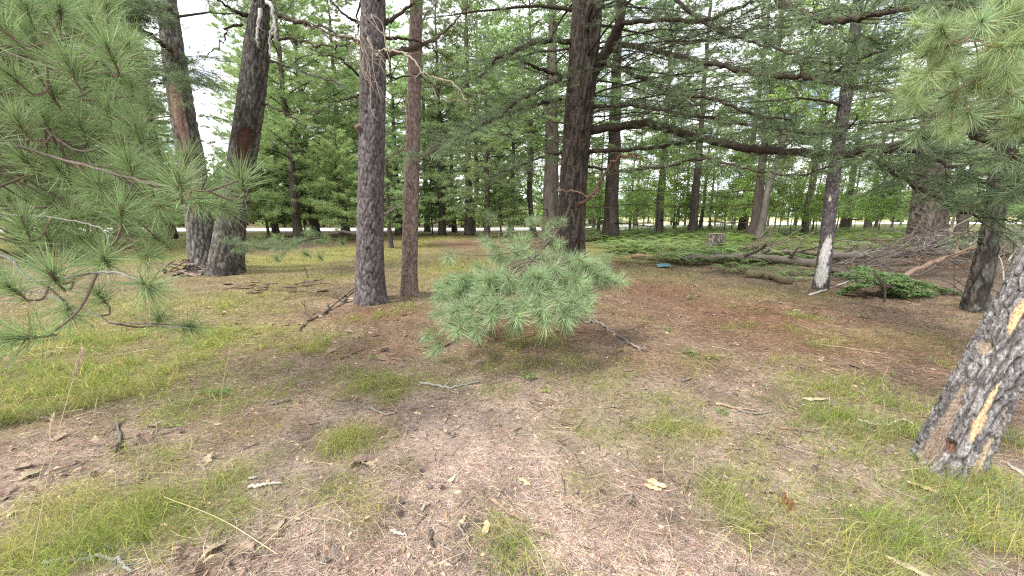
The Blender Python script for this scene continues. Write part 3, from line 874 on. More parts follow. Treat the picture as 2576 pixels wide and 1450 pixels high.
for (px, py, Yd, ax, ay) in TU:
    p = at(1330 + (px - 1330) * .93, py + max(0, 1230 - px) * .14, Yd)
    near = bough_pts[np.argmin(np.linalg.norm(bough_pts - p, axis=1) + 0.6 * np.maximum(0, p[1] - bough_pts[:, 1] + .8))]
    axis = nrm(np.array([ax, -0.85, ay + 0.2]) + nrm(p - near) * 0.4)
    spots.append((p, axis))
    q = p - axis * 0.10
    midp = (near * .45 + q * .55) + np.array([0, 0, -.05])
    V, F = tube(curve([near, midp, q], 5), np.linspace(.007, .0035, 11), 5)
    mw.add(V, F, np.array([0.13, 0.105, 0.08]))
bough = link('bough', mw.mesh('bough', M_TWIG, True, base), pine)
bough['label'] = 'low hanging bough of blue green needle tufts'
for p, axis in spots:
    put_tuft(WHITE_TUFT[rgb.integers(4)], p, axis, rgb.uniform(1.15, 1.55), bough, base, rgb)

# ---------------------------------------------------------------- double stem on the left
Yt = gp(550, 680)[1]
tb = np.array(gp(545, 676))
twin = thing('forked_pine', 'twin stemmed old pine with bare wood scars beside a bark heap', 'tree', tb, 'pines around the clearing')
C1, R1 = stem([(512, 660, 82), (500, 560, 72), (492, 470, 74), (478, 390, 74), (460, 290, 70), (445, 190, 66), (430, 90, 62), (415, -20, 58)], Yt + .25, 15)
C2, R2 = stem([(562, 682, 98), (578, 590, 84), (596, 480, 76), (612, 380, 75), (632, 250, 74), (646, 120, 68), (655, 20, 48), (662, -60, 44)], Yt, 13)
trunk(twin, tb, C1, R1, 80, 0.04, 7, dict(BARK_OLD, a=(0.10, 0.088, 0.08), b=(0.165, 0.155, 0.145)), flare=0.2, seed=5.0, patches=[(440, 260, .14, .65, .03, (0.21, 0.14, 0.118)), (458, 330, .10, .6, .03, (0.2, 0.135, 0.112)), (474, 420, .12, .5, .025, (0.24, 0.19, 0.155)), (488, 470, .09, .4, .02, (0.23, 0.185, 0.15))])
trunk(twin, tb, C2, R2, 80, 0.04, 7, BARK_OLD, flare=0.35, seed=6.0, patches=[(617, 352, .2, .28, .05, (0.065, 0.036, 0.028)), (612, 385, .12, .2, .03, (0.055, 0.032, 0.025))])
for pts, r0 in (([(655, 25, Yt - .4), (652, 50, Yt - .5), (646, 90, Yt - .6), (648, 118, Yt - .6)], .045), ([(672, 5, Yt - .4), (684, 20, Yt - .5), (690, 60, Yt - .6), (697, 112, Yt - .6)], .045), ([(690, 60, Yt - .6), (678, 100, Yt - .6), (680, 140, Yt - .6)], .03)):
    limb(twin, tb, path(pts), r0, .015, n=3, len0=.25, len1=.15, nsub=1, dead=True, wood=(0.42, 0.4, 0.38), s0=.5, kink=.012, name='dead_branch')
rgt = np.random.default_rng(31)
for pts, r0, dd in (([(660, 262, Yt), (700, 275, Yt - .4), (745, 300, Yt - .8), (790, 340, Yt - 1.2)], .025, True), ([(625, 40, Yt), (590, 30, Yt - .3), (550, 0, Yt - .6), (500, -20, Yt - 1)], .05, False), ([(610, 60, Yt), (575, 75, Yt - .2), (555, 110, Yt - .3), (510, 145, Yt - .6)], .03, True),
                    ([(700, 40, Yt - .2), (760, 60, Yt - .6), (820, 70, Yt - 1), (880, 105, Yt - 1.4)], .05, True), ([(668, 95, Yt), (740, 100, Yt - .6), (830, 120, Yt - 1.2), (880, 110, Yt - 1.6)], .035, True), ([(670, 150, Yt), (740, 175, Yt - .6), (820, 200, Yt - 1.2), (870, 215, Yt - 1.6)], .03, False)):
    limb(twin, tb, path(pts), r0, .008, n=14, len0=.6, len1=.3, nsub=3, dead=dd, col=COL_WPD, rg=rgt, tw=.005, tuft=(16, .1, .0045))
ring_limbs(twin, tb, C1, R1, 5.2, 14, 16, 3.2, 1.6, 41, n=20, len0=.8, len1=.4, col=COL_WPD, **LB)
ring_limbs(twin, tb, C2, R2, 6, 12.5, 12, 2.8, 1.4, 42, n=18, len0=.8, len1=.4, col=COL_WPD, **HI)
limb(twin, tb, path([(430, 130, Yt), (380, 90, Yt - .5), (310, 60, Yt - 1), (240, 50, Yt - 1.6)]), .06, .015, n=75, len0=1.2, len1=.6, nsub=5, col=COL_WPD, **LB)
limb(twin, tb, path([(445, 100, Yt), (440, 160, Yt - .8), (430, 190, Yt - 1.3), (400, 210, Yt - 1.8)]), .05, .015, n=75, len0=1.1, len1=.6, nsub=5, col=COL_WPD, **LB)
limb(twin, tb, path([(430, 20, Yt), (360, 10, Yt - .5), (300, 20, Yt - 1.2), (250, 0, Yt - 1.8)]), .05, .015, n=75, len0=1.1, len1=.6, nsub=5, col=COL_WPD, **LB)

# ---------------------------------------------------------------- thick red pine and its thin neighbour
Yr = gp(932, 757)[1]
C, R = stem([(932, 757, 86), (931, 680, 74), (932, 560, 68), (935, 400, 66), (938, 220, 67), (938, 60, 65), (938, -40, 63)], Yr, 16)
base = C[0] + UP * 0.15
rp_ = thing('red_pine', 'straight thick pine with grey pink plated bark left of the thin one', 'tree', base, 'pines around the clearing')
trunk(rp_, base, C, R, 116, 0.022, 4.8, BARK_RED, flare=0.2, seed=8.0, patches=[(905, 320, .05, .05, -.06, (0.16, 0.11, 0.09))])
rgr = np.random.default_rng(63)
for pts, r0, n, dd, wc in (
        ([(972, 140, Yr), (1020, 125, Yr + .3), (1072, 110, Yr + .5), (1112, 87, Yr + .6), (1159, 40, Yr + .7), (1200, -10, Yr + .8)], .05, 14, True, (0.09, 0.07, 0.055)),
        ([(947, 137, Yr - .2), (982, 127, Yr - .4), (1032, 143, Yr - .6), (1062, 180, Yr - .7), (1110, 200, Yr - .8), (1142, 213, Yr - .9), (1175, 250, Yr - 1)], .016, 9, True, (0.30, 0.25, 0.2)),
        ([(965, 95, Yr), (1030, 100, Yr + .2), (1080, 120, Yr + .4), (1130, 150, Yr + .5)], .025, 10, True, COL_TWIG),
        ([(970, 190, Yr), (1000, 195, Yr + .2), (1050, 190, Yr + .3), (1110, 230, Yr + .5)], .02, 10, True, COL_TWIG),
        ([(905, 110, Yr), (880, 95, Yr - .3), (840, 90, Yr - .5), (780, 60, Yr - .8)], .03, 14, True, (0.2, 0.16, 0.12)),
        ([(905, 190, Yr), (875, 165, Yr - .2), (850, 145, Yr - .4), (800, 140, Yr - .6)], .02, 10, True, COL_TWIG),
        ([(905, 60, Yr), (870, 40, Yr - .2), (830, 0, Yr - .3)], .03, 10, True, COL_TWIG),
        ([(968, 60, Yr), (1000, 40, Yr), (1050, 0, Yr), (1090, -40, Yr)], .04, 10, False, COL_TWIG),
        ([(905, 240, Yr), (870, 250, Yr - .2), (830, 262, Yr - .3), (780, 300, Yr - .6)], .018, 10, True, COL_TWIG),
        ([(966, 400, Yr), (990, 390, Yr + .2), (1015, 380, Yr + .4), (1075, 400, Yr + .6)], .014, 8, True, (0.16, 0.13, 0.1)),
        ([(966, 540, Yr), (985, 528, Yr + .2), (1010, 515, Yr + .3), (1022, 512, Yr + .4)], .025, 3, True, (0.22, 0.18, 0.15))):
    limb(rp_, base, path(pts), r0, .006, n=n, len0=.55, len1=.25, nsub=3, dead=dd, wood=wc, rg=rgr, tw=.004, kink=.012, col=COL_RP, tuft=(30, .13, .004))
# dead hair-like twigs drooping across the stem
mw = MB()
for k in range(16):
    x0, y0 = 905 + rgr.uniform(-25, 30), 60 + rgr.uniform(-25, 60)
    p = [at(x0, y0, Yr - .35)]
    for s_ in range(4):
        x0 += rgr.normal(12, 14); y0 += rgr.uniform(0, 55)
        p.append(at(x0, y0, Yr - .35 - .05 * s_))
    cv = curve(p, 4)
    V, F = tube(cv, np.linspace(.006, .002, len(cv)), 4)
    mw.add(V, F, np.array([0.3, 0.25, 0.19]) * rgr.uniform(.7, 1.2))
link('dead_twigs', mw.mesh('dead_twigs', M_TWIG, True, base), rp_)
lb = limb(rp_, base, path([(905, 590, Yr), (858, 585, Yr + .3), (790, 600, Yr + .6), (720, 622, Yr + .8), (640, 622, Yr + 1), (590, 612, Yr + 1.1)]), .03, .006, n=26, len0=.6, len1=.3, nsub=4, rg=rgr, tw=.004, col=COL_WPD, tuft=(34, .12, .0035))
for (px, py) in ((695, 652), (805, 648), (770, 640), (740, 618), (820, 600), (780, 585), (700, 600), (860, 610)):
    put_tuft(RED_TUFT[rgr.integers(5)], at(px, py, Yr + .4), nrm([rgr.normal(0, .4), -.6, .5]), 1.1, lb, base, rgr)
ring_limbs(rp_, base, C, R, 7, 15, 14, 3.0, 1.2, 61, n=18, len0=.7, len1=.35, col=COL_RP, tuft=(7, .2, .02))
ring_limbs(rp_, base, C, R, 4.2, 7, 9, 2.2, 2.4, 62, n=12, len0=.6, len1=.3, dead=True, wood=COL_TWIG)

Yn = gp(1030, 740)[1]
C, R = stem([(1029, 740, 50), (1030, 680, 42), (1034, 520, 39), (1040, 300, 36), (1044, 120, 34), (1047, -40, 32)], Yn, 13)
base = C[0] + UP * 0.15
tp_ = thing('slim_red_pine', 'slim straight pine with pinkish brown bark right of the thick one', 'tree', base, 'pines around the clearing')
trunk(tp_, base, C, R, 76, 0.025, 5, BARK_THIN, flare=0.2, seed=9.0)
rgr = np.random.default_rng(64)
for pts, r0 in (([(1055, 330, Yn), (1100, 345, Yn - .2), (1150, 370, Yn - .3)], .012), ([(1028, 250, Yn), (1000, 300, Yn - .2), (980, 340, Yn - .3)], .012), ([(1022, 480, Yn), (1000, 500, Yn - .2), (985, 540, Yn - .3)], .012), ([(1052, 60, Yn), (1080, 30, Yn), (1110, -20, Yn)], .02), ([(1020, 365, Yn), (990, 400, Yn), (968, 415, Yn)], .015), ([(1055, 200, Yn), (1120, 250, Yn - .4), (1190, 260, Yn - .8)], .015)):
    limb(tp_, base, path(pts), r0, .004, n=7, len0=.4, len1=.2, nsub=2, dead=True, wood=(0.17, 0.14, 0.115), rg=rgr, tw=.003)
ring_limbs(tp_, base, C, R, 6, 12.5, 10, 2.0, 1.0, 65, n=14, len0=.6, len1=.3, col=COL_RP, tuft=(7, .2, .02))

# ---------------------------------------------------------------- peeled snag on the right
Ys = gp(2064, 724)[1]
C, R = stem([(2064, 724, 46), (2074, 650, 40), (2084, 560, 38), (2098, 440, 38), (2112, 340, 37), (2130, 230, 35), (2150, 90, 32), (2165, -40, 30)], Ys, 11)
base = C[0] + UP * 0.15
sg_ = thing('slim_pine', 'slim dark pine with white peeled wood low on its stem', 'tree', base, 'pines around the clearing')
trunk(sg_, base, C, R, 70, 0.03, 5.4, BARK_SNAG, flare=0.15, seed=12.0, patches=[(2076, 640, .075, .35, .012, (0.5, 0.48, 0.46), .1), (2066, 690, .10, .25, .010, (0.44, 0.43, 0.4)), (2088, 500, .02, .06, .008, (0.5, 0.42, 0.35))])
ring_limbs(sg_, base, C, R, 2.2, 6, 14, 1.5, 1.8, 66, n=14, len0=.5, len1=.25, dead=True, wood=COL_TWIG, tw=.004)
ring_limbs(sg_, base, C, R, 5, 10.5, 12, 2.2, 1.0, 67, n=16, len0=.6, len1=.3, col=COL_WPD, **HI)

# ---------------------------------------------------------------- leaning pine at the right edge
Yl = gp(2385, 1165)[1]
b0 = gp(2385, 1165)
def lean_pt(px, py, Y):
    return at(px, py, Y)
Cl = np.array([b0 - UP * .12 + np.array([-.03, -.0, 0]), lean_pt(2440, 1040, Yl + .03), lean_pt(2525, 880, Yl + .08), lean_pt(2625, 690, Yl + .15), lean_pt(2750, 450, Yl + .25), lean_pt(2950, 60, Yl + .4)])
Cl = np.vstack([Cl, Cl[-1] + np.array([.5, .2, 1.6]), Cl[-1] + np.array([.9, .3, 4.2])])
Rl = np.array([.215, .20, .19, .18, .17, .16, .14, .08]) * .61
lean = thing('leaning_pine', 'leaning scarred pine trunk with orange bare wood patches at the edge', 'tree', b0, 'pines around the clearing')
trunk(lean, b0, Cl, Rl, 170, 0.0115, 1.8, BARK_LEAN, mat=M_LEANBARK, flare=0.12, seed=14.0, patches=[
    (2385, 1035, .030, .19, .022, (0.21, 0.165, 0.13)), (2345, 1120, .04, .13, .018, (0.19, 0.145, 0.115)), (2390, 1125, .022, .04, .03, (0.12, 0.07, 0.05)), (2478, 870, .034, .05, .018, (0.25, 0.2, 0.15)), (2486, 868, .012, .02, .04, (0.13, 0.09, 0.065)),
    (2462, 1065, .017, .09, .014, (0.50, 0.33, 0.19)), (2492, 1010, .010, .11, .012, (0.48, 0.33, 0.2)), (2562, 790, .018, .12, .014, (0.54, 0.34, 0.18)), (2468, 1165, .020, .16, .010, (0.36, 0.285, 0.2)), (2525, 1060, .016, .2, .010, (0.36, 0.3, 0.23))])
rgl = np.random.default_rng(71)
TOPR = []
main = [([(2700, 40, 2.4), (2620, 40, 2.2), (2540, 60, 2.05), (2450, 90, 1.95), (2380, 120, 1.9)], 26), ([(2700, 170, 2.5), (2620, 190, 2.3), (2530, 180, 2.2), (2440, 210, 2.1), (2360, 250, 2.1)], 26), ([(2720, 260, 2.7), (2620, 290, 2.7), (2500, 300, 2.8), (2380, 270, 2.9), (2290, 250, 3.0)], 22)]
for pts, cnt in main:
    P = path(pts)
    br = limb(lean, b0, P, .013, .004, n=0, kink=.004, name='branch', wood=(0.12, 0.1, 0.07))
    mw = MB()
    for k in range(cnt):
        f = rgl.uniform(.15, 1)
        p0 = P[int(f * (len(P) - 1))]
        d = nrm(np.array([rgl.normal(-.5, .5), rgl.normal(-.1, .3), rgl.normal(.05, .45)]))
        p = p0 + d * rgl.uniform(.08, .30)
        V, F = tube(curve([p0, (p0 + p) / 2 + UP * .01, p - d * .06], 3), .0025, 4)
        mw.add(V, F, np.array([0.16, 0.13, 0.09]))
        put_tuft((YOUNG_TUFT if k % 4 else WHITE_TUFT)[rgl.integers(3)], p, d, rgl.uniform(.75, 1.05), br, b0, rgl)
    link('twigs', mw.mesh('twigs', M_TWIG, True, b0), br)['kind'] = 'stuff'
ring_limbs(lean, b0, Cl[3:], Rl[3:], 3.4, 6.2, 8, 1.6, 1.4, 72, n=14, len0=.5, len1=.3, tuft=(24, .12, .004))

# ---------------------------------------------------------------- dark pine behind it, wide pine by the brush
Yd = gp(2455, 775)[1]
C, R = stem([(2452, 775, 78), (2470, 690, 66), (2490, 600, 62), (2512, 450, 58), (2532, 300, 54), (2560, 100, 48), (2580, -40, 44)], Yd, 12)
base = C[0] + UP * 0.15
dk = thing('dark_pine', 'dark barked pine behind the leaning trunk at the end of the brush pile', 'tree', base, 'pines around the clearing')
trunk(dk, base, C, R, 76, 0.035, 5, dict(BARK_OLD, a=(0.045, 0.039, 0.034), b=(0.085, 0.078, 0.07)), flare=0.3, seed=16.0)
ring_limbs(dk, base, C, R, 2.3, 5.5, 14, 2.6, 2.6, 81, n=22, len0=.7, len1=.35, col=COL_WPD, **LB)
ring_limbs(dk, base, C, R, 5.5, 11.5, 14, 2.6, 1.2, 82, n=18, len0=.7, len1=.35, **HI)

Yw = gp(2330, 622)[1]
C, R = stem([(2330, 622, 118), (2336, 540, 104), (2344, 440, 98), (2355, 330, 92), (2375, 150, 84), (2390, -40, 76)], Yw, 18)
base = C[0] + UP * 0.15
wd_ = thing('wide_pine', 'very wide grey brown pine trunk standing behind the brush pile', 'tree', base, 'pines around the clearing')
trunk(wd_, base, C, R, 80, 0.07, 9, dict(BARK_WHITE, su=.16, sv=.5, depth=.045, a=(0.066, 0.053, 0.045), b=(0.118, 0.104, 0.09)), flare=0.2, seed=17.0)
ring_limbs(wd_, base, C, R, 2.6, 8, 16, 3.6, 4.2, 83, n=26, len0=1.1, len1=.5, col=COL_WPD, tuft=(12, .13, .007), tw=.008)
ring_limbs(wd_, base, C, R, 8, 17, 12, 4.0, 2.0, 84, n=22, len0=1.1, len1=.5, tuft=(6, .22, .022), tw=.008)

# ---------------------------------------------------------------- foreground red pine whose branches reach in from the left
fb = np.array([-3.75, 2.3, float(height(-3.75, 2.3))])
fp = thing('young_red_pine', 'young pine reaching in from the left edge with long needle pom poms', 'tree', fb, 'pines around the clearing')
Cf = np.array([fb - UP * .1, fb + np.array([.02, .02, 1.2]), fb + np.array([.0, .1, 2.6]), fb + np.array([.05, .05, 4.4])])
trunk(fp, fb, Cf, np.array([.085, .07, .055, .02]), 40, 0.03, 3, BARK_THIN, flare=.2, seed=18.0)
rgf = np.random.default_rng(91)
def node(z):
    return np.array([np.interp(z, Cf[:, 2], Cf[:, i]) for i in range(3)])
FB = [  # main grey branch through the photograph, then tufts it carries (px, py, Y, axis x, axis z)
    ([(-260, 560, 1.9), (0, 640, 1.75), (50, 680, 1.7), (100, 712, 1.65), (200, 692, 1.55), (300, 687, 1.45), (365, 718, 1.40)], .012,
     [(375, 722, 1.38, .6, -.1), (130, 690, 1.45, .1, .6), (40, 850, 1.25, -.2, .1), (262, 652, 1.6, .3, .3), (20, 720, 1.5, -.2, .5), (175, 790, 1.7, .2, -.3)]),
    ([(-280, 480, 2.0), (0, 536, 1.85), (100, 545, 1.8), (200, 560, 1.75), (262, 580, 1.7), (276, 640, 1.65)], .009,
     [(305, 530, 1.6, .3, .7), (210, 600, 1.9, .2, .4), (120, 600, 1.8, .1, .6), (60, 560, 1.7, 0, .8)]),
    ([(-280, 700, 2.1), (60, 730, 2.0), (180, 770, 1.95), (250, 795, 1.9), (276, 812, 1.9), (350, 815, 1.9), (430, 822, 1.9), (482, 828, 1.9)], .007,
     [(250, 745, 1.9, 0, .9), (480, 822, 2.1, .8, 0), (400, 800, 2.1, .5, .6)]),
    ([(-280, 330, 2.0), (0, 360, 1.9), (150, 400, 1.8), (300, 440, 1.7), (420, 470, 1.6), (520, 480, 1.6), (600, 455, 1.6)], .012,
     [(447, 455, 1.5, .2, .9), (605, 452, 1.75, .15, 1.), (320, 405, 1.75, .0, .9), (500, 500, 1.7, .9, .1), (560, 520, 1.8, .9, -.1), (400, 520, 1.7, .4, -.2), (250, 470, 1.8, .2, .3), (470, 395, 2.2, .3, .8)]),
    ([(-280, 180, 2.0), (-50, 230, 1.9), (80, 300, 1.9), (200, 380, 1.85), (330, 340, 1.9), (350, 325, 1.95)], .010,
     [(347, 330, 1.9, .1, 1.), (270, 282, 2.1, .3, .8), (205, 320, 2.0, .0, 1.), (110, 300, 1.9, -.1, .8), (35, 300, 1.8, -.2, .7), (60, 400, 1.9, 0, .6), (150, 430, 1.9, .1, .5)]),
    ([(-280, 60, 1.9), (-40, 110, 1.8), (90, 160, 1.8), (175, 175, 1.75), (240, 160, 1.7), (275, 135, 1.7)], .010,
     [(275, 130, 1.65, .2, .9), (175, 165, 1.65, -.1, 1.), (75, 95, 1.7, -.2, 1.), (25, 190, 1.7, -.3, .7), (130, 225, 1.9, 0, .3), (290, 190, 1.8, .6, -.1), (230, 60, 2.0, .1, 1.)]),
    ([(-280, -60, 2.0), (-60, -30, 1.9), (60, 10, 1.8), (150, 40, 1.8)], .009,
     [(150, 30, 1.8, .5, .5), (60, 20, 1.7, 0, .9), (-10, 60, 1.6, -.4, .6), (110, -20, 1.9, .2, .9)]),
]
for pts, r0, tl in FB:
    P0 = path(pts)
    P = np.vstack([curve([node(max(.5, P0[0][2] - .25)), P0[0] * .5 + node(max(.5, P0[0][2] - .1)) * .5, P0[0]], 5)[:-1], P0])
    br = limb(fp, fb, P, r0 * .72, r0 * .3, n=0, kink=.002, wood=(0.165, 0.155, 0.148) if pts[1][1] > 500 else (0.11, 0.095, 0.075), nside=8)
    mw = MB()
    extra = []
    for k in range(len(tl)):
        px, py, Yk, ax, az = tl[k]
        if py < 640:
            for _q in range(1):
                extra.append((rgf.uniform(-40, 380), rgf.uniform(0, 600), Yk + rgf.uniform(.3, 1.5), rgf.normal(.2, .5), rgf.normal(.6, .4)))
            extra.append((px + rgf.normal(-40, 90), py + rgf.normal(0, 70), Yk + rgf.uniform(.2, 1.4), rgf.normal(.2, .5), rgf.normal(.6, .4)))
            extra.append((px - rgf.uniform(0, 200), py + rgf.normal(20, 70), Yk + rgf.uniform(.2, 1.4), rgf.normal(.1, .5), rgf.normal(.5, .4)))
            extra.append((px + rgf.normal(0, 75), py + rgf.normal(0, 55), Yk + rgf.uniform(.35, 1.1), rgf.normal(.2, .5), rgf.normal(.6, .4)))
            extra.append((px - rgf.uniform(20, 160), py + rgf.normal(20, 60), Yk + rgf.uniform(.3, 1.2), rgf.normal(.1, .5), rgf.normal(.5, .4)))
    extra = [e for e in extra if e[0] < 400]
    for k, (px, py, Yk, ax, az) in enumerate(tl + extra):
        p = at(px, py, Yk)
        axis = nrm(np.array([ax + .1, -.35 + rgf.normal(0, .15), az]))
        near = P0[np.argmin(np.linalg.norm(P0 - (p - axis * .15), axis=1))]
        q = p - axis * .08
        cv = curve([near, near * .4 + (q - axis * .05) * .6, q], 5)
        V, F = tube(cv, np.linspace(.0055, .0042, len(cv)), 6)
        mw.add(V, F, np.array([0.15, 0.115, 0.09]) * rgf.uniform(.7, 1.2))
        put_tuft(RED_TUFT[rgf.integers(5)], p, axis, rgf.uniform(.98, 1.14) if k < len(tl) else rgf.uniform(.88, 1.12), br, fb, rgf)
    link('twigs', mw.mesh('twigs', M_TWIG, True, fb), br)['kind'] = 'stuff'

# ================================================================ TREES FURTHER BACK
def simple_stem(P, R, n, mb, a, b, seed):
    V, F = tube(P, R, n)
    k = fbm(V[:, 2] * 1.2 + V[:, 0] * 6, V[:, 1] * 6 + V[:, 2] * .4, 3, seed)[:, None]
    V = V + (fbm(V[:, 2] * 2.0, V[:, 0] * 9 + V[:, 1] * 5, 2, seed)[:, None] - .5) * np.array([1, 1, 0]) * float(np.max(R)) * .25
    mb.add(V, F, np.array(a) * (1 - k) + np.array(b) * k)

def pine_kind(seed, H, r0, start, bl, nb, col, dens=1.0, shape=.75, tuft=(13, .2, .022), rise=.18, droop=.34, bare=0, lean=0.0):
    """Meshes of a conifer: (stem with its limbs, crown)."""
    rg = np.random.default_rng(seed)
    mw, mn = MB(), MB()
    z = np.linspace(-.2, H, 12)
    ax = np.cumsum(rg.normal(0, .05, 12)) * .5 + lean * (np.clip(z, 0, H) / H) ** 1.5 * H
    P = np.stack([ax, np.cumsum(rg.normal(0, .05, 12)) * .5, z], 1)
    R = r0 * (1 - .93 * (np.clip(z, 0, H) / H) ** 1.1)
    R[0] *= 1.35
    simple_stem(curve(P, 4), curve(np.c_[R, R * 0, R * 0], 4)[:, 0], 12, mw, (0.05, 0.04, 0.034), (0.105, 0.09, 0.077), seed * 1.3)
    for k in range(nb + bare):
        dead = k >= nb
        f = ((k + rg.random()) / nb) if not dead else rg.uniform(-.6, .15)
        zz = start + (H * .98 - start) * f
        if zz < .8:
            continue
        p = np.array([np.interp(zz, P[:, 2], P[:, i]) for i in range(3)])
        env = (1 - max(f, 0)) ** shape * (.75 + .25 * min(1, max(f, 0) * 5)) if not dead else .6
        ln = max(.35, bl * env * rg.uniform(.65, 1.2))
        a = k * 2.399 + rg.normal(0, .35)
        d = np.array([math.cos(a), math.sin(a), 0])
        t = np.linspace(0, 1, 7)[:, None]
        B = p + d * ln * t + UP * ln * ((rise + .5 * max(f, 0) - (.16 * (1 - f) ** 8 if not dead else 0)) * t - droop * t ** 2 + .12 * t ** 4)
        V, F = tube(B, np.linspace(max(.012, ln * .012), .006, 7), 4, False)
        mw.add(V, F, np.array([0.055, 0.042, 0.033]))
        SA, SB, RA, C, A = spray(B, .15 if not dead else .3, max(5, int(ln * 5.5 * dens)), ln * .32, ln * .14, 3, .1, .08, .2, rg)
        ks = len(SA) if dead else int(len(SA) * .55)
        prisms(SA[:ks], SB[:ks], .006 * RA[:ks], .004 * RA[:ks], np.array([0.055, 0.042, 0.033]), mw, rg)
        if not dead:
            needles(C, nrm(A + UP * .25), tuft[0], tuft[1], tuft[2], mn, col, .1, 1.3, .18, 1, .1, .3, rg=rg)
    return mw.mesh('conifer_stem', M_FARBARK), mn.mesh('conifer_crown', M_FARNEEDLE, False)

def leafy_kind(seed, H, r0, start, spread, nb, col, nl=7, size=.11, lean=0.0, pale=False):
    """Meshes of a broadleaved tree: (stem with its limbs, crown)."""
    rg = np.random.default_rng(seed)
    mw, mn = MB(), MB()
    z = np.linspace(-.2, H * .92, 10)
    P = np.stack([np.cumsum(rg.normal(0, .09, 10)) * (H / 9) * .6 + lean * (z / H) * H, np.cumsum(rg.normal(0, .09, 10)) * (H / 9) * .6, z], 1)
    R = r0 * (1 - .9 * (np.clip(z, 0, H) / H))
    R[0] *= 1.3
    simple_stem(curve(P, 4), curve(np.c_[R, R * 0, R * 0], 4)[:, 0], 10, mw, (0.06, 0.052, 0.045), (0.13, 0.12, 0.105), seed * 1.7)
    for k in range(nb):
        f = (k + rg.random()) / nb
        zz = start + (H * .9 - start) * f
        p = np.array([np.interp(zz, P[:, 2], P[:, i]) for i in range(3)])
        a = k * 2.399 + rg.normal(0, .5)
        ln = spread * (1 - .55 * f) * rg.uniform(.6, 1.2)
        d = np.array([math.cos(a), math.sin(a), 0])
        t = np.linspace(0, 1, 6)[:, None]
        B = p + d * ln * t + UP * ln * (.55 * t - .2 * t ** 2) + rg.normal(size=(6, 3)) * t * .06 * ln
        V, F = tube(B, np.linspace(max(.012, r0 * .28), .006, 6), 4, False)
        mw.add(V, F, np.array([0.08, 0.068, 0.055]))
        SA, SB, RA, C, A = spray(B, .2, max(5, int(ln * 4)), ln * .42, ln * .22, 3, .2, .05, .35, rg)
        prisms(SA, SB, .006 * RA, .003 * RA, np.array([0.08, 0.066, 0.05]), mw, rg)
        leaves(C, nl, .17, size, mn, col, rg=rg)
    return mw.mesh('leafy_stem', M_FARBARK), mn.mesh('leafy_crown', M_LEAF, False)

YG, MG, DG, LG = (0.38, 0.50, 0.215), (0.29, 0.39, 0.18), (0.20, 0.275, 0.13), (0.27, 0.38, 0.10)
KINDS = {
    'full_pine': pine_kind(101, 17, .26, 1.5, 4.6, 90, YG, 1.25, .5, tuft=(16, .23, .017), droop=.26),
    'broad_pine': pine_kind(102, 15, .24, 1.6, 4.8, 76, YG, 1.25, .45, tuft=(16, .23, .017), droop=.22),
    'shade_pine': pine_kind(107, 16, .25, 1.9, 4.4, 66, MG, 1.2, .5, tuft=(15, .22, .016)),
    'high_leafy_tree': leafy_kind(115, 17, .2, 5.2, 4.6, 40, (0.175, 0.26, 0.06), 8, .15),
    'dark_conifer': pine_kind(103, 16, .26, 2.2, 3.6, 80, DG, 1.0, bare=14),
    'tall_pine': pine_kind(104, 19, .28, 5.5, 3.6, 70, MG, .9, bare=22),
    'bare_pine': pine_kind(105, 18, .2, 8.0, 2.8, 46, MG, .8, bare=40),
    'young_pine': pine_kind(108, 6.6, .09, 1.0, 2.6, 60, YG, 1.9, .6, tuft=(12, .2, .02), droop=.2),
    'thicket_tree': leafy_kind(116, 8.5, .06, 1.6, 2.2, 26, (0.28, 0.39, 0.11), 7, .13),
    'small_conifer': pine_kind(106, 5.5, .10, 1.0, 1.7, 44, MG, 1.2, tuft=(12, .15, .016)),
    'leafy_tree': leafy_kind(111, 15, .2, 4.0, 4.2, 34, LG, 8, .15),
    'slim_leafy_tree': leafy_kind(112, 12, .13, 2.6, 2.8, 26, LG, 7, .13, lean=.05),
    'sapling': leafy_kind(113, 6, .045, 1.0, 1.7, 24, (0.25, 0.36, 0.1), 9, .13),
    'leaning_leafy_tree': leafy_kind(114, 13, .2, 4.5, 3.0, 24, LG, 7, .14, lean=.12),
}

def place(kind, px, py, hs=1.0, ws=None, rot=None, label='', group='', name=None, Y=None, k=[0], tint=None):
    k[0] += 1
    rg = np.random.default_rng(500 + k[0])
    if Y is None:
        p = gp(px, py)
    else:
        d = ray(px, 540)
        x = d[0] * Y / d[1]
        p = np.array([x, Y, float(height(x, Y))])
    t = thing(name or kind, label, 'tree', p, group)
    t.rotation_euler = (0, 0, rg.uniform(0, 6.28) if rot is None else rot)
    ws = ws or hs
    t.scale = (ws, ws, hs)
    link('trunk', KINDS[kind][0], t)
    link('crown', KINDS[kind][1], t)
    return t

G1, G2, G3, G4 = 'pines standing back from the clearing', 'broadleaved trees on the right', 'trees near the road', 'trees beyond the road'
# left side
place('dark_conifer', 168, 626, 1.0, label='dark conifer with shadowy trunk behind the needle pom poms, left side', group=G1, name='dark_conifer')
place('shade_pine', -60, 640, .9, label='bushy green pine at the left edge behind the pom poms', group=G1)
place('dark_conifer', 40, 600, 1.0, label='dark conifer near the road furthest to the left', group=G1)
place('bare_pine', 303, 597, .9, 1.3, label='thin grey trunk by the road, leftmost of three close together', group=G3, name='road_pine')
place('tall_pine', 345, 594, .9, 1.0, label='middle one of three trunks close together by the road', group=G3, name='road_pine')
place('tall_pine', 432, 602, .8, .95, label='short dark trunk by the road just left of the twin stemmed pine', group=G3, name='road_pine')
place('small_conifer', 985, 624, 1.0, 1.1, label='small conifer seen between the thick and the slim red pine', group=G1)
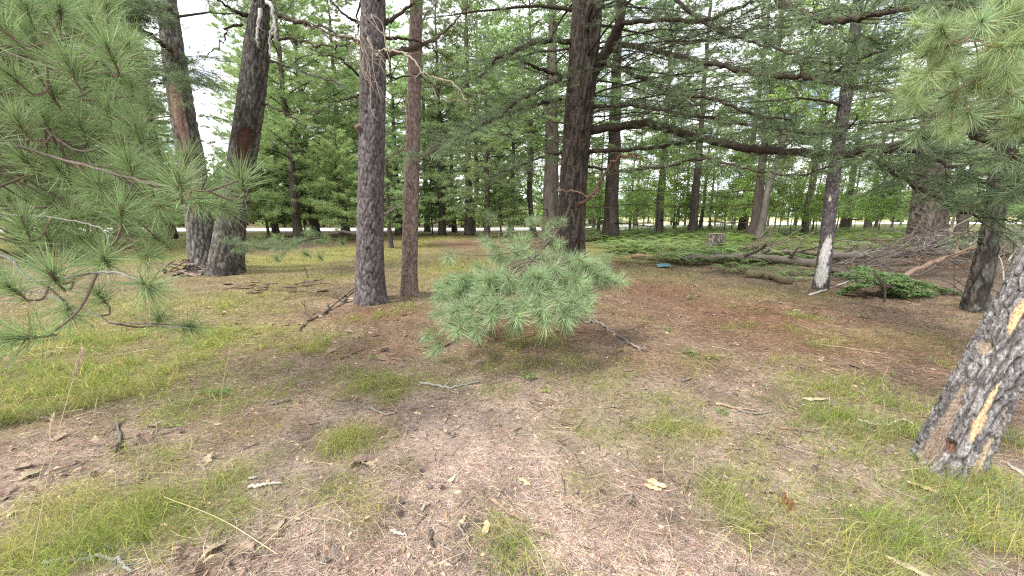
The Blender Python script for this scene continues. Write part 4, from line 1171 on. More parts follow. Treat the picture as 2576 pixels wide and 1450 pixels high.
# centre
place('tall_pine', 1075, 583, 1.0, .9, label='straight trunk by the road just right of the slim red pine', group=G3, name='road_pine')
place('small_conifer', 1089, 590, 1.3, .6, label='thin dark sapling pine right of the slim red pine', group=G3)
place('bare_pine', 1143, 585, .9, 1.0, label='thin dark trunk left of the thicker trunk by the road', group=G3, name='road_pine')
place('tall_pine', 1180, 592, 1.0, 1.1, label='thick dark trunk by the road between slim red pine and big white pine', group=G3, name='road_conifer')
place('tall_pine', 1385, 612, .9, 1.5, label='grey trunk close behind the big white pine on its left', group=G1)
place('leafy_tree', 1285, 586, 1.1, label='broadleaved tree with a pale crooked stem left of the big white pine', group=G2)
# right
place('tall_pine', 1535, 604, .95, 1.55, rot=1.0, label='thick dark trunk in the ferns right of the big white pine', group=G1)
place('slim_leafy_tree', 1492, 575, 1.0, label='thin stem just right of the big white pine by the field', group=G2)
place('bare_pine', 1598, 572, 1.0, .9, label='thin trunk at the field edge between thick dark trunk and stump', group=G2)
place('slim_leafy_tree', 1655, 590, .9, rot=2.2, label='thin pale twisted tree left of the stump', group=G2)
place('tall_pine', 1742, 590, .95, 1.1, label='dark straight trunk in the ferns left of the stump', group=G2)
place('leafy_tree', 1762, 580, .9, label='trunk right behind the dark straight trunk left of the stump', group=G2)
place('sapling', 1838, 588, 1.1, label='forked sapling just right of the stump', group=G2)
place('tall_pine', 1893, 604, .95, .9, label='dark trunk in the ferns left of the leaning grey trunk', group=G2)
place('leaning_leafy_tree', 1908, 610, 1.0, .95, rot=0, label='grey trunk leaning right, left of the slim peeled pine', group=G2)
place('leaning_leafy_tree', 1998, 575, 1.0, .8, rot=0, label='thin leaning trunk just left of the slim peeled pine near the field', group=G2)
place('bare_pine', 2180, 578, 1.0, 1.1, label='straight trunk at the field edge right of the slim peeled pine', group=G2)
place('sapling', 1960, 592, 1.0, label='leafy sapling between leaning grey trunk and slim peeled pine', group=G2)
place('sapling', 1700, 582, 1.1, label='leafy sapling in the ferns left of the dark straight trunk', group=G2)
place('sapling', 1595, 582, 1.0, label='leafy sapling beside the thick dark trunk in the ferns', group=G2)
place('slim_leafy_tree', 2240, 585, .7, label='broadleaved tree left of the very wide pine trunk', group=G2)
place('dark_conifer', 2290, 590, .9, label='dark conifer close behind the very wide pine trunk', group=G1)
place('dark_conifer', 2480, 600, .8, label='dark conifer behind the brush pile at the right edge', group=G1)
place('broad_pine', 2620, 640, .9, label='green pine past the right edge behind the brush pile', group=G1)
place('shade_pine', 110, 0, 1.0, Y=13.5, label='bushy mid green pine behind the pom poms near the left edge', group=G1)
place('shade_pine', 235, 0, .95, .85, Y=19, label='mid green pine behind the pom poms, left of the twin stemmed pine', group=G1)
place('shade_pine', 20, 0, 1.1, Y=21, label='second row green pine at the far left behind the pom poms', group=G1)
place('full_pine', 330, 0, .9, Y=27, label='yellow green pine between pom poms and twin stemmed pine near the road', group=G1)
place('full_pine', 395, 0, .7, Y=31, label='pale green pine seen behind the left stem of the twin pine', group=G1)
place('full_pine', 742, 0, .95, .9, Y=22, label='big bright green pine with foliage down to the lawn, right of the twin pine', group=G1)
place('broad_pine', 790, 0, 1.1, Y=25, label='bright green pine between the bushy one and the thick red pine', group=G1)
place('full_pine', 868, 0, 1.0, Y=28, label='bright green pine close behind the thick red pine on its left', group=G1)
place('young_pine', 668, 0, 1.0, Y=24, label='young pine with soft foliage to the ground just right of the twin pine', group=G1)
place('young_pine', 765, 0, 1.1, Y=27, label='young soft green pine, middle one of three right of the twin pine', group=G1)
place('young_pine', 852, 0, .9, Y=21, label='young soft green pine close to the thick red pine', group=G1)
place('young_pine', 1120, 0, .8, Y=30, label='young pine near the road right of the slim red pine', group=G1)
place('young_pine', 1262, 0, .8, Y=25, label='young pine behind the low bough', group=G1)
place('young_pine', 90, 0, 1.0, Y=18, label='young soft pine low behind the pom poms near the left edge', group=G1)
place('young_pine', 215, 0, 1.0, Y=24, label='young soft pine behind the pom poms near the road', group=G1)
place('broad_pine', 1000, 0, 1.0, Y=28, label='green pine showing between the two red pines', group=G1)
place('shade_pine', 1110, 0, 1.0, Y=27, label='mid green pine right of the slim red pine in the second row', group=G1)
place('shade_pine', 1225, 0, .75, .8, Y=24, label='mid green pine left of the big white pine behind its limbs', group=G1)
place('high_leafy_tree', 1190, 0, 1.1, Y=32, label='tall broadleaved tree showing above the limbs left of the big white pine', group=G2)
place('high_leafy_tree', 1340, 0, 1.0, Y=26, label='bright broadleaved crown just left of the big white pine', group=G2)
for px_, Y_, k_, lab_ in ((1660, 29, 'tall_pine', 'tall pine behind the limbs, left of the stump'), (1870, 31, 'tall_pine', 'tall pine behind the limbs, right of the stump'),
                          (2030, 27, 'high_leafy_tree', 'broadleaved crown behind the top of the slim peeled pine'), (2130, 33, 'tall_pine', 'tall pine behind the slim peeled pine on its right'), (2430, 22, 'shade_pine', 'bushy pine behind the dark barked pine')):
    place(k_, px_, 0, 1.0, Y=Y_, label=lab_, group=G2 if 'leafy' in k_ else G1)
# beyond the road and at the field edge
rgq = np.random.default_rng(7)
ORD = ["first", "second", "third", "fourth", "fifth", "sixth", "seventh", "eighth", "ninth", "tenth", "eleventh", "twelfth", "thirteenth", "fourteenth", "fifteenth", "sixteenth", "seventeenth", "eighteenth", "nineteenth", "twentieth", "twenty-first", "twenty-second", "twenty-third", "twenty-fourth"]
for i_, (px, Y, kd, hs) in enumerate((
        (30, 47, 'leafy_tree', 1.1), (110, 52, 'full_pine', 1.1), (200, 46, 'broad_pine', 1.1), (290, 50, 'leafy_tree', 1.1), (380, 48, 'full_pine', 1.0), (455, 60, 'slim_leafy_tree', .8),
        (690, 46, 'leafy_tree', 1.1), (770, 50, 'full_pine', 1.2), (870, 47, 'broad_pine', 1.3), (960, 50, 'leafy_tree', 1.3), (1040, 47, 'full_pine', 1.15), (1120, 52, 'leafy_tree', 1.3), (1200, 48, 'leafy_tree', 1.2),
        (1260, 54, 'broad_pine', 1.2), (1330, 52, 'leafy_tree', 1.25), (1400, 56, 'leafy_tree', 1.2), (1470, 60, 'slim_leafy_tree', 1.2))):
    place(kd, px, 0, hs, Y=Y, label=ORD[i_] + ' green tree from the left in the row beyond the gravel road', group=G4, name='roadside_tree')
for i_, (px, Y, kd, hs) in enumerate(((1545, 48, 'bare_pine', .9), (1620, 44, 'slim_leafy_tree', 1.0), (1690, 50, 'bare_pine', .85), (1725, 42, 'bare_pine', .8), (1800, 46, 'slim_leafy_tree', 1.0), (1850, 52, 'bare_pine', .9), (1935, 48, 'bare_pine', .8),
                      (1985, 44, 'slim_leafy_tree', .9), (2040, 50, 'bare_pine', .9), (2140, 46, 'slim_leafy_tree', .9), (2210, 50, 'bare_pine', .9), (2270, 46, 'leafy_tree', .8), (2400, 44, 'leafy_tree', .9), (2520, 40, 'dark_conifer', .9))):
    place(kd, px, 0, hs, hs * .75, Y=Y, label=ORD[i_] + ' thin tree from the left along the edge of the sunlit field', group='thin trees along the field edge', name='field_edge_tree')

for k_ in range(24):
    px_, Y_ = 1475 + 34 * k_ + rgq.uniform(-15, 15), rgq.uniform(24, 43)
    place('sapling', px_, 0, rgq.uniform(.45, .85), Y=Y_, label=ORD[k_] + ' leafy sapling from the left in the thicket before the sunlit field', group='leafy saplings before the field', name='thicket_sapling')
for k_ in range(10):
    px_, Y_ = 1490 + 80 * k_ + rgq.uniform(-20, 20), rgq.uniform(22, 40)
    place('thicket_tree', px_, 0, rgq.uniform(.75, 1.1), Y=Y_, label=ORD[k_] + ' thin leafy tree from the left among the ferns before the field', group='thin leafy trees among the ferns')
for k_ in range(11):
    px_, Y_ = 1512 + 70 * k_ + rgq.uniform(-25, 25), rgq.uniform(25, 40)
    place('bare_pine', px_, 0, rgq.uniform(.7, .95), rgq.uniform(.4, .6), Y=Y_, label=ORD[k_] + ' slender bare grey stem from the left among the ferns', group='slender stems among the ferns', name='slender_pine')
place('full_pine', 690, 0, .9, .85, Y=30, label='pale green pine near the road just right of the twin pine', group=G1)
place('full_pine', 905, 0, .9, .8, Y=33, label='pale green pine near the road hidden partly by the thick red pine', group=G1)
# far wood: one mass of crowns beyond road and field
rgw = np.random.default_rng(17)
mb = MB()
def far_crowns(n, x0, x1, y0, y1, h0, h1, col, sz, leafn):
    for _ in range(n):
        x, y, h = rgw.uniform(x0, x1), rgw.uniform(y0, y1), rgw.uniform(h0, h1)
        wr = h * rgw.uniform(.25, .42)
        d = nrm(rgw.normal(size=(leafn, 3)))
        C = np.array([x, y, h * .52]) + d * np.array([wr, wr, h * .5]) * rgw.uniform(.45, 1, (leafn, 1))
        C = C[(C[:, 2] > 0) & (np.arange(len(C)) % 6 > 0)]
        leaves(C, 3, sz * .5, sz * 1.1, mb, np.array(col) * rgw.uniform(.75, 1.25), rg=rgw, asp=.8)
        prisms(np.array([[x, y, 0]]), np.array([[x, y, h * .8]]), .18, .06, (0.08, 0.07, 0.06), mb, rgw)
far_crowns(64, -62, 13, 43.6, 46.5, 1.4, 3.4, (0.25, 0.35, 0.11), .32, 60)
far_crowns(70, -75, 24, 50, 70, 3, 8, (0.17, 0.26, 0.075), .5, 130)
far_crowns(50, -90, 20, 66, 95, 8, 14, (0.15, 0.23, 0.085), .7, 130)
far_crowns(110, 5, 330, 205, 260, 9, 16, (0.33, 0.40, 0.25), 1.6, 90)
far_crowns(30, 75, 150, 66, 110, 3, 9, (0.11, 0.17, 0.05), .8, 120)
far_crowns(26, -170, -75, 20, 70, 8, 15, (0.09, 0.14, 0.05), .8, 120)
tag(link('far_woods', mb.mesh('far_woods', M_LEAF, False)), 'distant green wood beyond road and field', 'woods', kind='stuff')

# ================================================================ THINGS ON THE GROUND
rgo = np.random.default_rng(201)

def wood_piece(name, label, cat, pts, r0, r1, col, group=None, twigs=0, nside=8, rough=.25, kink=.0, lift=None, cut=None, mat=None):
    """A stick, branch or log lying along ground points (x, y, z)."""
    pts = np.asarray(pts, float)
    base = pts[0].copy()
    P = curve(pts, 6)
    k = len(P)
    if kink:
        P = P + rgo.normal(size=P.shape) * kink
    R = np.linspace(r0, r1, k) * (1 + rgo.normal(0, .07, k))
    V, F = tube(P, R, nside)
    n_ = fbm(V[:, 0] * 14 + 3, V[:, 1] * 14 + V[:, 2] * 20, 3, 5.0)[:, None]
    V = V + (n_ - .5) * rough * r0 * np.array([1, 1, 1.0])
    mb = MB()
    c = np.asarray(col)[None] * (.55 + .9 * n_)
    if cut is not None:
        c[-1], c[-2] = cut, cut
    mb.add(V, F, c)
    if twigs:
        SA, SB, RA, C, A = spray(P, .25, twigs, np.linalg.norm(P[-1] - P[0]) * .3, np.linalg.norm(P[-1] - P[0]) * .12, 1, .25, .0, .35, rgo)
        prisms(SA, SB, r1 * .8 * RA, r1 * .35 * RA, np.asarray(col) * .9, mb, rgo)
    return tag(link(name, mb.mesh(name, mat or M_WOOD, True, base), None, tuple(base)), label, cat, group)

def ground_stick(label, pxs, r0, r1, col, twigs=0, group='sticks on the forest floor', name='stick', lift=.5, kink=.004):
    return wood_piece(name, label, name.replace('_', ' ') if len(name.split('_')) < 3 else 'stick', [gp(a, b, r0 * lift + .008) for a, b in pxs], r0, r1, col, group, twigs, 6, .25, kink)

GREY, BROWN, PALE, DARK = (0.20, 0.175, 0.155), (0.17, 0.11, 0.08), (0.46, 0.42, 0.37), (0.085, 0.068, 0.058)
ground_stick('dark forked branch lying left of the thick red pine', [(750, 836), (777, 812), (833, 782), (862, 764), (868, 748)], .013, .021, DARK, 7, kink=.012)
ground_stick('thin dark twig trailing off the forked branch', [(862, 760), (828, 746), (767, 736), (700, 732)], .010, .005, DARK, 3)
ground_stick('thin pale stick across the foot of the thick red pine', [(868, 752), (910, 757), (950, 760), (1006, 757)], .010, .006, (0.42, 0.36, 0.28))
ground_stick('long grey brown branch right below the low bough', [(1472, 815), (1502, 813), (1532, 832), (1562, 852), (1600, 880), (1632, 888)], .022, .010, GREY, 9, kink=.012)
ground_stick('thin stick on the red needles below the low bough', [(1310, 852), (1400, 835), (1472, 838)], .012, .008, BROWN, 3)
ground_stick('short dark stick below the left end of the bough', [(1115, 876), (1135, 866), (1152, 853)], .012, .008, DARK)
ground_stick('short brown stick left of the bough in dry grass', [(856, 906), (886, 893), (916, 880)], .010, .006, BROWN)
ground_stick('thin pale brown stick lying level left of the bough', [(955, 908), (988, 906), (1022, 908)], .008, .005, (0.3, 0.22, 0.16))
ground_stick('lichen grey branched stick in the middle of the foreground', [(1058, 966), (1100, 974), (1130, 979), (1165, 972), (1206, 964)], .012, .007, (0.27, 0.27, 0.25), 4)
ground_stick('short bent grey stick left of the lichen grey stick', [(928, 1028), (968, 1045), (1002, 1040)], .010, .006, GREY)
ground_stick('dark upright looking twig among dead leaves on the left', [(290, 1140), (302, 1105), (298, 1066)], .011, .007, (0.13, 0.115, 0.11), 4)
ground_stick('white bare stick near the grass on the left', [(630, 1230), (668, 1225), (708, 1219)], .010, .006, (0.4, 0.37, 0.34))
ground_stick('curved brown stick in the centre near the viewer', [(1240, 1264), (1270, 1288), (1302, 1310), (1352, 1318)], .011, .008, (0.24, 0.165, 0.13))
ground_stick('small bent grey stick left of the curved brown stick', [(1058, 1288), (1080, 1272), (1106, 1264)], .008, .005, (0.3, 0.25, 0.22))
ground_stick('short stick beside the two pine cones near the viewer', [(1155, 1312), (1160, 1338), (1178, 1368)], .007, .005, GREY)
ground_stick('tiny dark stick left of the two pine cones near the viewer', [(1083, 1342), (1086, 1362), (1092, 1384)], .007, .005, DARK)
ground_stick('brown stick in the grass on the right, upper of two', [(1798, 1019), (1850, 1031), (1905, 1038)], .012, .008, (0.28, 0.2, 0.15), 2)
ground_stick('grey stick in the grass on the right, lower of two', [(1855, 1034), (1900, 1044), (1940, 1040)], .009, .006, GREY)
ground_stick('pale crooked twig lying left of the leaning trunk', [(2158, 1060), (2200, 1072), (2236, 1072), (2272, 1060), (2304, 1076)], .008, .005, (0.5, 0.45, 0.4), 3)
ground_stick('dark stick among grass left of the leaning trunk base', [(1960, 1080), (2010, 1086), (2060, 1092)], .008, .005, BROWN)
ground_stick('short brown stick between grass tufts on the right', [(1820, 1130), (1860, 1132), (1892, 1137)], .010, .006, (0.2, 0.15, 0.13))
ground_stick('thin straight twig on the red needles at right', [(2000, 818), (2090, 842), (2150, 840)], .005, .003, (0.3, 0.24, 0.18))
ground_stick('long thin pale twig across the red needle path', [(2060, 868), (2150, 882), (2232, 894)], .005, .003, (0.36, 0.29, 0.21))
ground_stick('dark stick at the edge of the red needle path', [(2020, 800), (2040, 792), (2060, 786)], .014, .008, BROWN)
ground_stick('grey lichen covered twig at the bottom left corner', [(110, 1420), (180, 1412), (250, 1405), (300, 1420), (330, 1446)], .009, .006, (0.27, 0.27, 0.245), 5)
ground_stick('thin twig standing out of the lawn left of the thick red pine', [(775, 700), (768, 680), (760, 650)], .008, .004, DARK, 2)

def slab(name, label, cat, px, py, ln, wd, tk, ang, col, group=None, mat=None, lift=.0, seed=None, curl=.15, tilt=.0):
    """A splinter or bark plate: long uneven slab with torn ends."""
    rg = np.random.default_rng(rgo.integers(1 << 30) if seed is None else seed)
    p = gp(px, py, tk * .5 + .006 + lift)
    t = np.linspace(-1, 1, 9)
    w_ = wd * .5 * np.clip(1 - np.abs(t) ** 3, .12, 1) * rg.uniform(.75, 1.2, 9)
    off = rg.normal(0, .08, 9) * wd
    top = np.stack([t * ln / 2, off + w_, curl * wd * rg.uniform(0, 1) + rg.normal(0, tk * .15, 9)], 1)
    mid = np.stack([t * ln / 2, off + w_ * .1, tk * .5 + rg.normal(0, tk * .2, 9)], 1)
    bot = np.stack([t * ln / 2, off - w_, curl * wd * rg.uniform(0, 1) + rg.normal(0, tk * .15, 9)], 1)
    und = np.stack([t * ln / 2, off, -tk * .5 + rg.normal(0, tk * .1, 9)], 1)
    V = np.vstack([top, mid, bot, und])
    F = []
    for r_ in range(4):
        a0, b0_ = r_ * 9, ((r_ + 1) % 4) * 9
        for q in range(8):
            F += [[a0 + q, b0_ + q, a0 + q + 1], [b0_ + q, b0_ + q + 1, a0 + q + 1]]
    F += [[0, 9, 18], [0, 18, 27], [8, 26, 17], [8, 35, 26]]
    mb = MB()
    mb.add(V, F, np.asarray(col)[None] * rg.uniform(.7, 1.25, (36, 1)))
    o = tag(link(name, mb.mesh(name, mat or M_WOOD, False), None, tuple(p)), label, cat, group)
    o.rotation_euler = (rg.normal(0, .12 + tilt), rg.normal(0, .08 + tilt), math.radians(ang))
    return o

WC = (0.43, 0.32, 0.205)
GW = 'wood splinters on the forest floor'
slab('wood_chip', 'long tan wood chip lying in front of the leaning trunk grass', 'wood chip', 2050, 1009, .20, .036, .018, -8, (0.42, 0.335, 0.235), GW)
slab('wood_chip', 'tan wood chip pointing down right in the centre foreground', 'wood chip', 1318, 1217, .10, .03, .016, -50, WC, GW)
slab('wood_chip', 'yellow wood chip, upper of a pair right of the centre', 'wood chip', 1652, 1222, .11, .035, .014, -38, WC, GW)
slab('wood_chip', 'yellow wood chip, lower of a pair right of the centre', 'wood chip', 1642, 1232, .09, .03, .014, -20, (0.46, 0.36, 0.21), GW)
slab('wood_chip', 'pale wood chip right of the two pine cones near the viewer', 'wood chip', 1222, 1335, .09, .03, .016, 78, (0.5, 0.37, 0.22), GW)
slab('wood_chip', 'small wood chip left of the two pine cones near the viewer', 'wood chip', 1161, 1318, .07, .02, .012, 60, (0.42, 0.32, 0.2), GW)
slab('wood_chip', 'small pale chip above the curved brown stick', 'wood chip', 1137, 1211, .055, .025, .012, 60, (0.55, 0.44, 0.3), GW)
slab('wood_chip', 'tan chip in the grass below the leaning trunk', 'wood chip', 2320, 1232, .13, .04, .016, -40, WC, GW)
slab('wood_chip', 'flat grey wood strip in the grass right of centre', 'wood chip', 1690, 1063, .14, .03, .012, 5, (0.4, 0.33, 0.26), GW)
slab('wood_chip', 'pale splinter at the bottom edge on the right', 'wood chip', 2290, 1436, .16, .03, .014, -35, (0.42, 0.35, 0.27), GW)
slab('wood_chip', 'white chip beside the white bare stick on the left', 'wood chip', 636, 1206, .045, .018, .01, 10, (0.42, 0.39, 0.34), GW)
slab('wood_chip', 'white grey splinter left below the small bent grey stick', 'wood chip', 1000, 1345, .08, .02, .01, -12, (0.36, 0.33, 0.3), GW)
slab('wood_chip', 'pale peeled splinter hanging beside the leaning trunk', 'wood chip', 2560, 1190, .10, .03, .012, 80, (0.42, 0.38, 0.34), GW)
for k, (px, py) in enumerate(((1730, 958), (1690, 1030), (960, 880), (1380, 850), (2150, 925), (700, 1015), (1500, 965), (2240, 1135), (2090, 1130), (760, 700), (1930, 1240), (1580, 935))):
    slab('bark_flake', 'loose brown bark flake on the ground', 'bark', px, py, rgo.uniform(.07, .14), rgo.uniform(.03, .05), .012, rgo.uniform(0, 180), (0.18, 0.14, 0.12), 'loose bark flakes')
# heap of shed bark beside the twin stemmed pine
for k in range(44):
    u_ = rgo.random()
    px, py = 405 + 150 * rgo.random(), 694 - 22 * rgo.random()
    slab('bark_plate', 'shed bark plate in the heap beside the twin stemmed pine', 'bark', px, py, rgo.uniform(.18, .5), rgo.uniform(.08, .17), .025, rgo.uniform(-60, 60), np.array([0.21, 0.155, 0.14]) * rgo.uniform(.6, 1.4), 'heap of shed bark', lift=rgo.uniform(0, .2) * math.exp(-((px - 480) / 60) ** 2), tilt=.3)
for k in range(26):
    px, py = 560 + 270 * rgo.random(), 706 + 34 * rgo.random()
    slab('bark_scrap', 'bark scrap in the strip of bark on the lawn right of the heap', 'bark', px, py, rgo.uniform(.12, .35), rgo.uniform(.05, .1), .02, rgo.uniform(-30, 30), np.array([0.15, 0.105, 0.085]) * rgo.uniform(.6, 1.5), 'strip of bark on the lawn')

# rotten reddish stub sticking out of the ground
sb = gp(1978, 1275)
st_ = thing('rotten_stub', 'small reddish rotten wood stub sticking out of the ground', 'stub', sb)
for k in range(7):
    a_ = rgo.uniform(0, 6.28)
    p0 = np.array([math.cos(a_) * .018, math.sin(a_) * .018, -.02])
    p1 = p0 * 1.2 + np.array([rgo.normal(0, .012), rgo.normal(0, .012), rgo.uniform(.05, .11)])
    V, F = tube(np.array([p0, (p0 + p1) / 2, p1]), np.array([.014, .012, .004]), 5)
    m_ = MB(); m_.add(V, F, np.array([0.2, 0.1, 0.06]) * rgo.uniform(.6, 1.4))
    link('splinter', m_.mesh('splinter', M_WOOD, False), st_)

# pine cones
def cone_mesh(seed):
    rg = np.random.default_rng(seed)
    mb = MB()
    V, F = tube(np.array([[0, 0, -.5], [0, 0, -.3], [0, 0, 0], [0, 0, .3], [0, 0, .5]]), np.array([.1, .25, .28, .2, .05]), 8)
    mb.add(V, F, np.array([0.09, 0.065, 0.05]))
    for k in range(64):
        f = k / 63
        z = -.46 + .95 * f
        rad = .42 * math.sin(math.pi * min(1, .12 + .86 * f)) ** .7 + .05
        a_ = k * 2.399
        d = np.array([math.cos(a_), math.sin(a_), 0])
        s = np.array([-d[1], d[0], 0])
        b = d * rad * .45 + UP * z
        t = d * rad + UP * (z + .10 + .05 * rg.random())
        V = np.array([b - s * .05, b + s * .05, t + s * .09, t - s * .09, t - UP * .05])
        mb.add(V, [[0, 1, 2], [0, 2, 3], [3, 2, 4], [0, 3, 4], [1, 4, 2]], np.array([0.25, 0.215, 0.195]) * rg.uniform(.5, 1.5))
    return mb.mesh('pine_cone', M_WOOD, False)

CONES = [cone_mesh(5), cone_mesh(6)]
CL = {(1170, 1330): 'grey pine cone, left one of a pair near the viewer', (1196, 1316): 'grey pine cone, right one of a pair near the viewer', (1008, 1298): 'black open pine cone left of the curved brown stick'}
for k, (px, py) in enumerate(((1008, 1298), (1080, 1232), (1450, 1245), (1515, 1243), (1590, 1272), (1170, 1330), (1196, 1316), (1815, 1207), (1912, 1210), (2052, 1182), (460, 1091), (1112, 1232), (1718, 962), (1775, 1085), (238, 1198), (2160, 1230), (1010, 1270), (1870, 1165), (2060, 1030), (1320, 914), (1388, 932), (725, 1012), (1140, 1100), (1060, 1190), (1850, 995), (2010, 925), (820, 1420), (1480, 880))):
    o = link('pine_cone', CONES[k % 2], None, tuple(gp(px, py, .016)))
    s_ = rgo.uniform(.028, .042)
    o.scale = (s_ * .9, s_ * .9, s_)
    o.rotation_euler = (math.pi / 2 + rgo.normal(0, .3), rgo.uniform(0, 6), rgo.uniform(0, 6.28))
    tag(o, CL.get((px, py), 'small dark pine cone lying among needles and grass'), 'pine cone', 'pine cones on the ground')

# dry oak leaves
def oak_leaf(seed):
    rg = np.random.default_rng(seed)
    pts = []
    n = 15
    for k in range(n):
        f = k / (n - 1)
        wv = (.10 + .26 * math.sin(math.pi * f ** .8)) * (1.0 if k % 3 != 1 else .42)
        pts.append((f - .5, wv))
    V = [(-.62, 0, .02)]
    curl = rg.uniform(.25, .6)
    for f, wv in pts:
        for sgn in (-1, 0, 1):
            V.append((f + (.07 if sgn else 0) * rg.uniform(.5, 1), sgn * wv * rg.uniform(.85, 1.1), curl * (abs(sgn) * wv) ** 1.0 + .10 * math.sin(f * 5 + seed) + rg.normal(0, .012)))
    F = [[0, 2, 1], [0, 3, 2]]
    for k in range(n - 1):
        a0 = 1 + k * 3
        for q in (0, 1):
            F += [[a0 + q, a0 + q + 1, a0 + q + 3], [a0 + q + 1, a0 + q + 4, a0 + q + 3]]
    mb = MB()
    mb.add(np.array(V), F, np.array([0.29, 0.215, 0.165])[None] * rg.uniform(.8, 1.2, (len(V), 1)))
    return mb.mesh('dry_leaf', M_DRY, False)

M_DRY = material('dry_leaf', .7, .2, (9, .25, (1, 1, 1)), None, .2, rand=.35)
OAK = [oak_leaf(k) for k in range(4)]
spots_ = [(890, 1172), (905, 1165), (525, 1158), (85, 1270), (490, 1440), (560, 1425), (640, 1400), (620, 1385), (150, 1105), (262, 1092), (200, 1168), (385, 1075), (250, 1112), (60, 1180), (15, 1245), (330, 1120), (120, 1060),
          (75, 1200), (180, 1190), (540, 1385), (465, 1395), (660, 1420), (700, 1330), (365, 1110), (20, 1300), (300, 1130), (930, 1180), (450, 1130), (95, 1235)]
for _ in range(60):
    spots_.append((rgo.uniform(520, 1250), rgo.uniform(690, 900)))
for _ in range(30):
    spots_.append((rgo.uniform(1500, 2300), rgo.uniform(690, 800)))
for k, (px, py) in enumerate(spots_):
    o = link('dry_leaf', OAK[k % 4], None, tuple(gp(px, py, .012)))
    o.scale = (rgo.uniform(.07, .115),) * 3
    o.rotation_euler = (rgo.normal(0, .3) + (math.pi if k % 3 == 0 else 0), rgo.normal(0, .3), rgo.uniform(0, 6.28))
    lab = 'pale curled oak leaf right beside the bright grass clump' if k == 0 else ('dry oak leaf among needles in the left foreground' if k < 29 else ('fallen dry leaf on the lawn behind the foreground' if k < 89 else 'fallen dry leaf near the red needle path'))
    tag(o, lab, 'leaf', 'dry oak leaves near the viewer' if k < 29 else ('fallen leaves on the lawn' if k < 89 else 'fallen leaves by the path'))

# small green plants
def seedling_mesh(seed, n, col):
    rg = np.random.default_rng(seed)
    mb = MB()
    for k in range(n):
        a_ = k * 2.399 + rg.normal(0, .3)
        h_ = rg.uniform(.35, 1)
        d = np.array([math.cos(a_), math.sin(a_), 0])
        s = np.array([-d[1], d[0], 0])
        b, e = UP * 0, d * .45 * rg.uniform(.5, 1) + UP * h_ * .8
        prisms(np.array([b]), np.array([e]), .02, .012, (0.13, 0.16, 0.05), mb, rg)
        ln = rg.uniform(.45, .7)
        V = np.array([e, e + d * ln * .4 + s * ln * .33 + UP * .04, e + d * ln * .5 - UP * .03, e + d * ln * .4 - s * ln * .33 + UP * .04, e + d * ln - UP * .12])
        mb.add(V, [[0, 1, 2], [0, 2, 3], [1, 4, 2], [3, 2, 4]], np.array(col) * rg.uniform(.8, 1.25))
    return mb.mesh('seedling', M_LEAF, False)

SEED = [seedling_mesh(1, 6, (0.19, 0.30, 0.07)), seedling_mesh(2, 9, (0.14, 0.24, 0.08)), seedling_mesh(3, 5, (0.24, 0.33, 0.07))]
for k, (px, py, s_, lab) in enumerate((
        (432, 1080, .07, 'light green seedling in the dead leaves on the left'), (555, 995, .09, 'blue green plant at the edge of the tall grass on the left'), (905, 850, .08, 'green seedling between red pine and bough'), (940, 905, .08, 'low green seedling left of the bough'),
        (1325, 955, .09, 'green seedling below the middle of the bough'), (1370, 985, .08, 'bright leafed seedling in the centre grass'), (1620, 815, .09, 'seedling on the red needles right of the bough'), (1732, 892, .09, 'leafy seedling in the grass right of centre'),
        (1568, 888, .08, 'round leafed seedling at the end of the grey brown branch'), (1790, 905, .08, 'small seedling right of the leafy one'), (1680, 832, .07, 'tiny seedling at the edge of the needle path'), (1345, 842, .08, 'seedling under the low bough'), (1210, 875, .08, 'dark seedling below the bough, left part'),
        (1275, 870, .07, 'dark seedling below the bough, right part'), (2330, 1030, .05, 'tiny green plant at the leaning trunk'), (1740, 755, .12, 'green plant at the top of the red needle path'), (1815, 1040, .06, 'small clover like plant by the brown stick'), (2170, 800, .12, 'yellow green plant under the feathery sapling'))):
    o = link('seedling', SEED[k % 3], None, tuple(gp(px, py)))
    o.scale = (s_, s_, s_)
    o.rotation_euler = (0, 0, rgo.uniform(0, 6.28))
    tag(o, lab, 'seedling', 'green seedlings')

# tall grass stalks gone to seed
def stalk(pts, lab, head=True, r=.0016):
    P = curve([np.asarray(p) for p in pts], 8)
    b_ = P[0].copy()
    t = thing('grass_stalk', lab, 'grass stalk', b_, 'tall straw stalks')
    m_ = MB(); V, F = tube(P, np.linspace(r, r * .6, len(P)), 5); m_.add(V, F, np.array([0.5, 0.42, 0.26]))
    link('stem', m_.mesh('stem', M_LITTER, True, b_), t)
    if head:
        m_ = MB()
        d = nrm(P[-1] - P[-6])
        cs = P[-1] + d * np.linspace(-.05, .05, 14)[:, None]
        needles(cs, np.repeat(d[None], 14, 0), 9, .03, .004, m_, (0.55, 0.46, 0.33), .1, .45, .01, 1, 0, .2)
        link('seed_head', m_.mesh('seed_head', M_LITTER, False, b_), t)
stalk([gp(75, 1446), at(120, 1200, 1.32), at(165, 1020, 1.33), at(198, 915, 1.35)], 'tall straw stalk with seed head at the left')
stalk([gp(548, 1085), at(562, 960, 2.35), at(578, 880, 2.35), at(590, 805, 2.35)], 'thin straw stalk standing right of the tall grass on the left', False)
stalk([gp(60, 1330), at(90, 1230, 1.55), at(120, 1130, 1.58), at(130, 1075, 1.6)], 'straw stalk with seed head leftmost among the dead leaves')
stalk([gp(225, 1120), at(235, 1050, 2.05), at(245, 1000, 2.08)], 'short straw stalk in the grass at left', False)
stalk([gp(700, 1400, .01), gp(560, 1330, .05), gp(420, 1290, .09)], 'bent straw stalk lying over the grass at bottom left', False, .002)
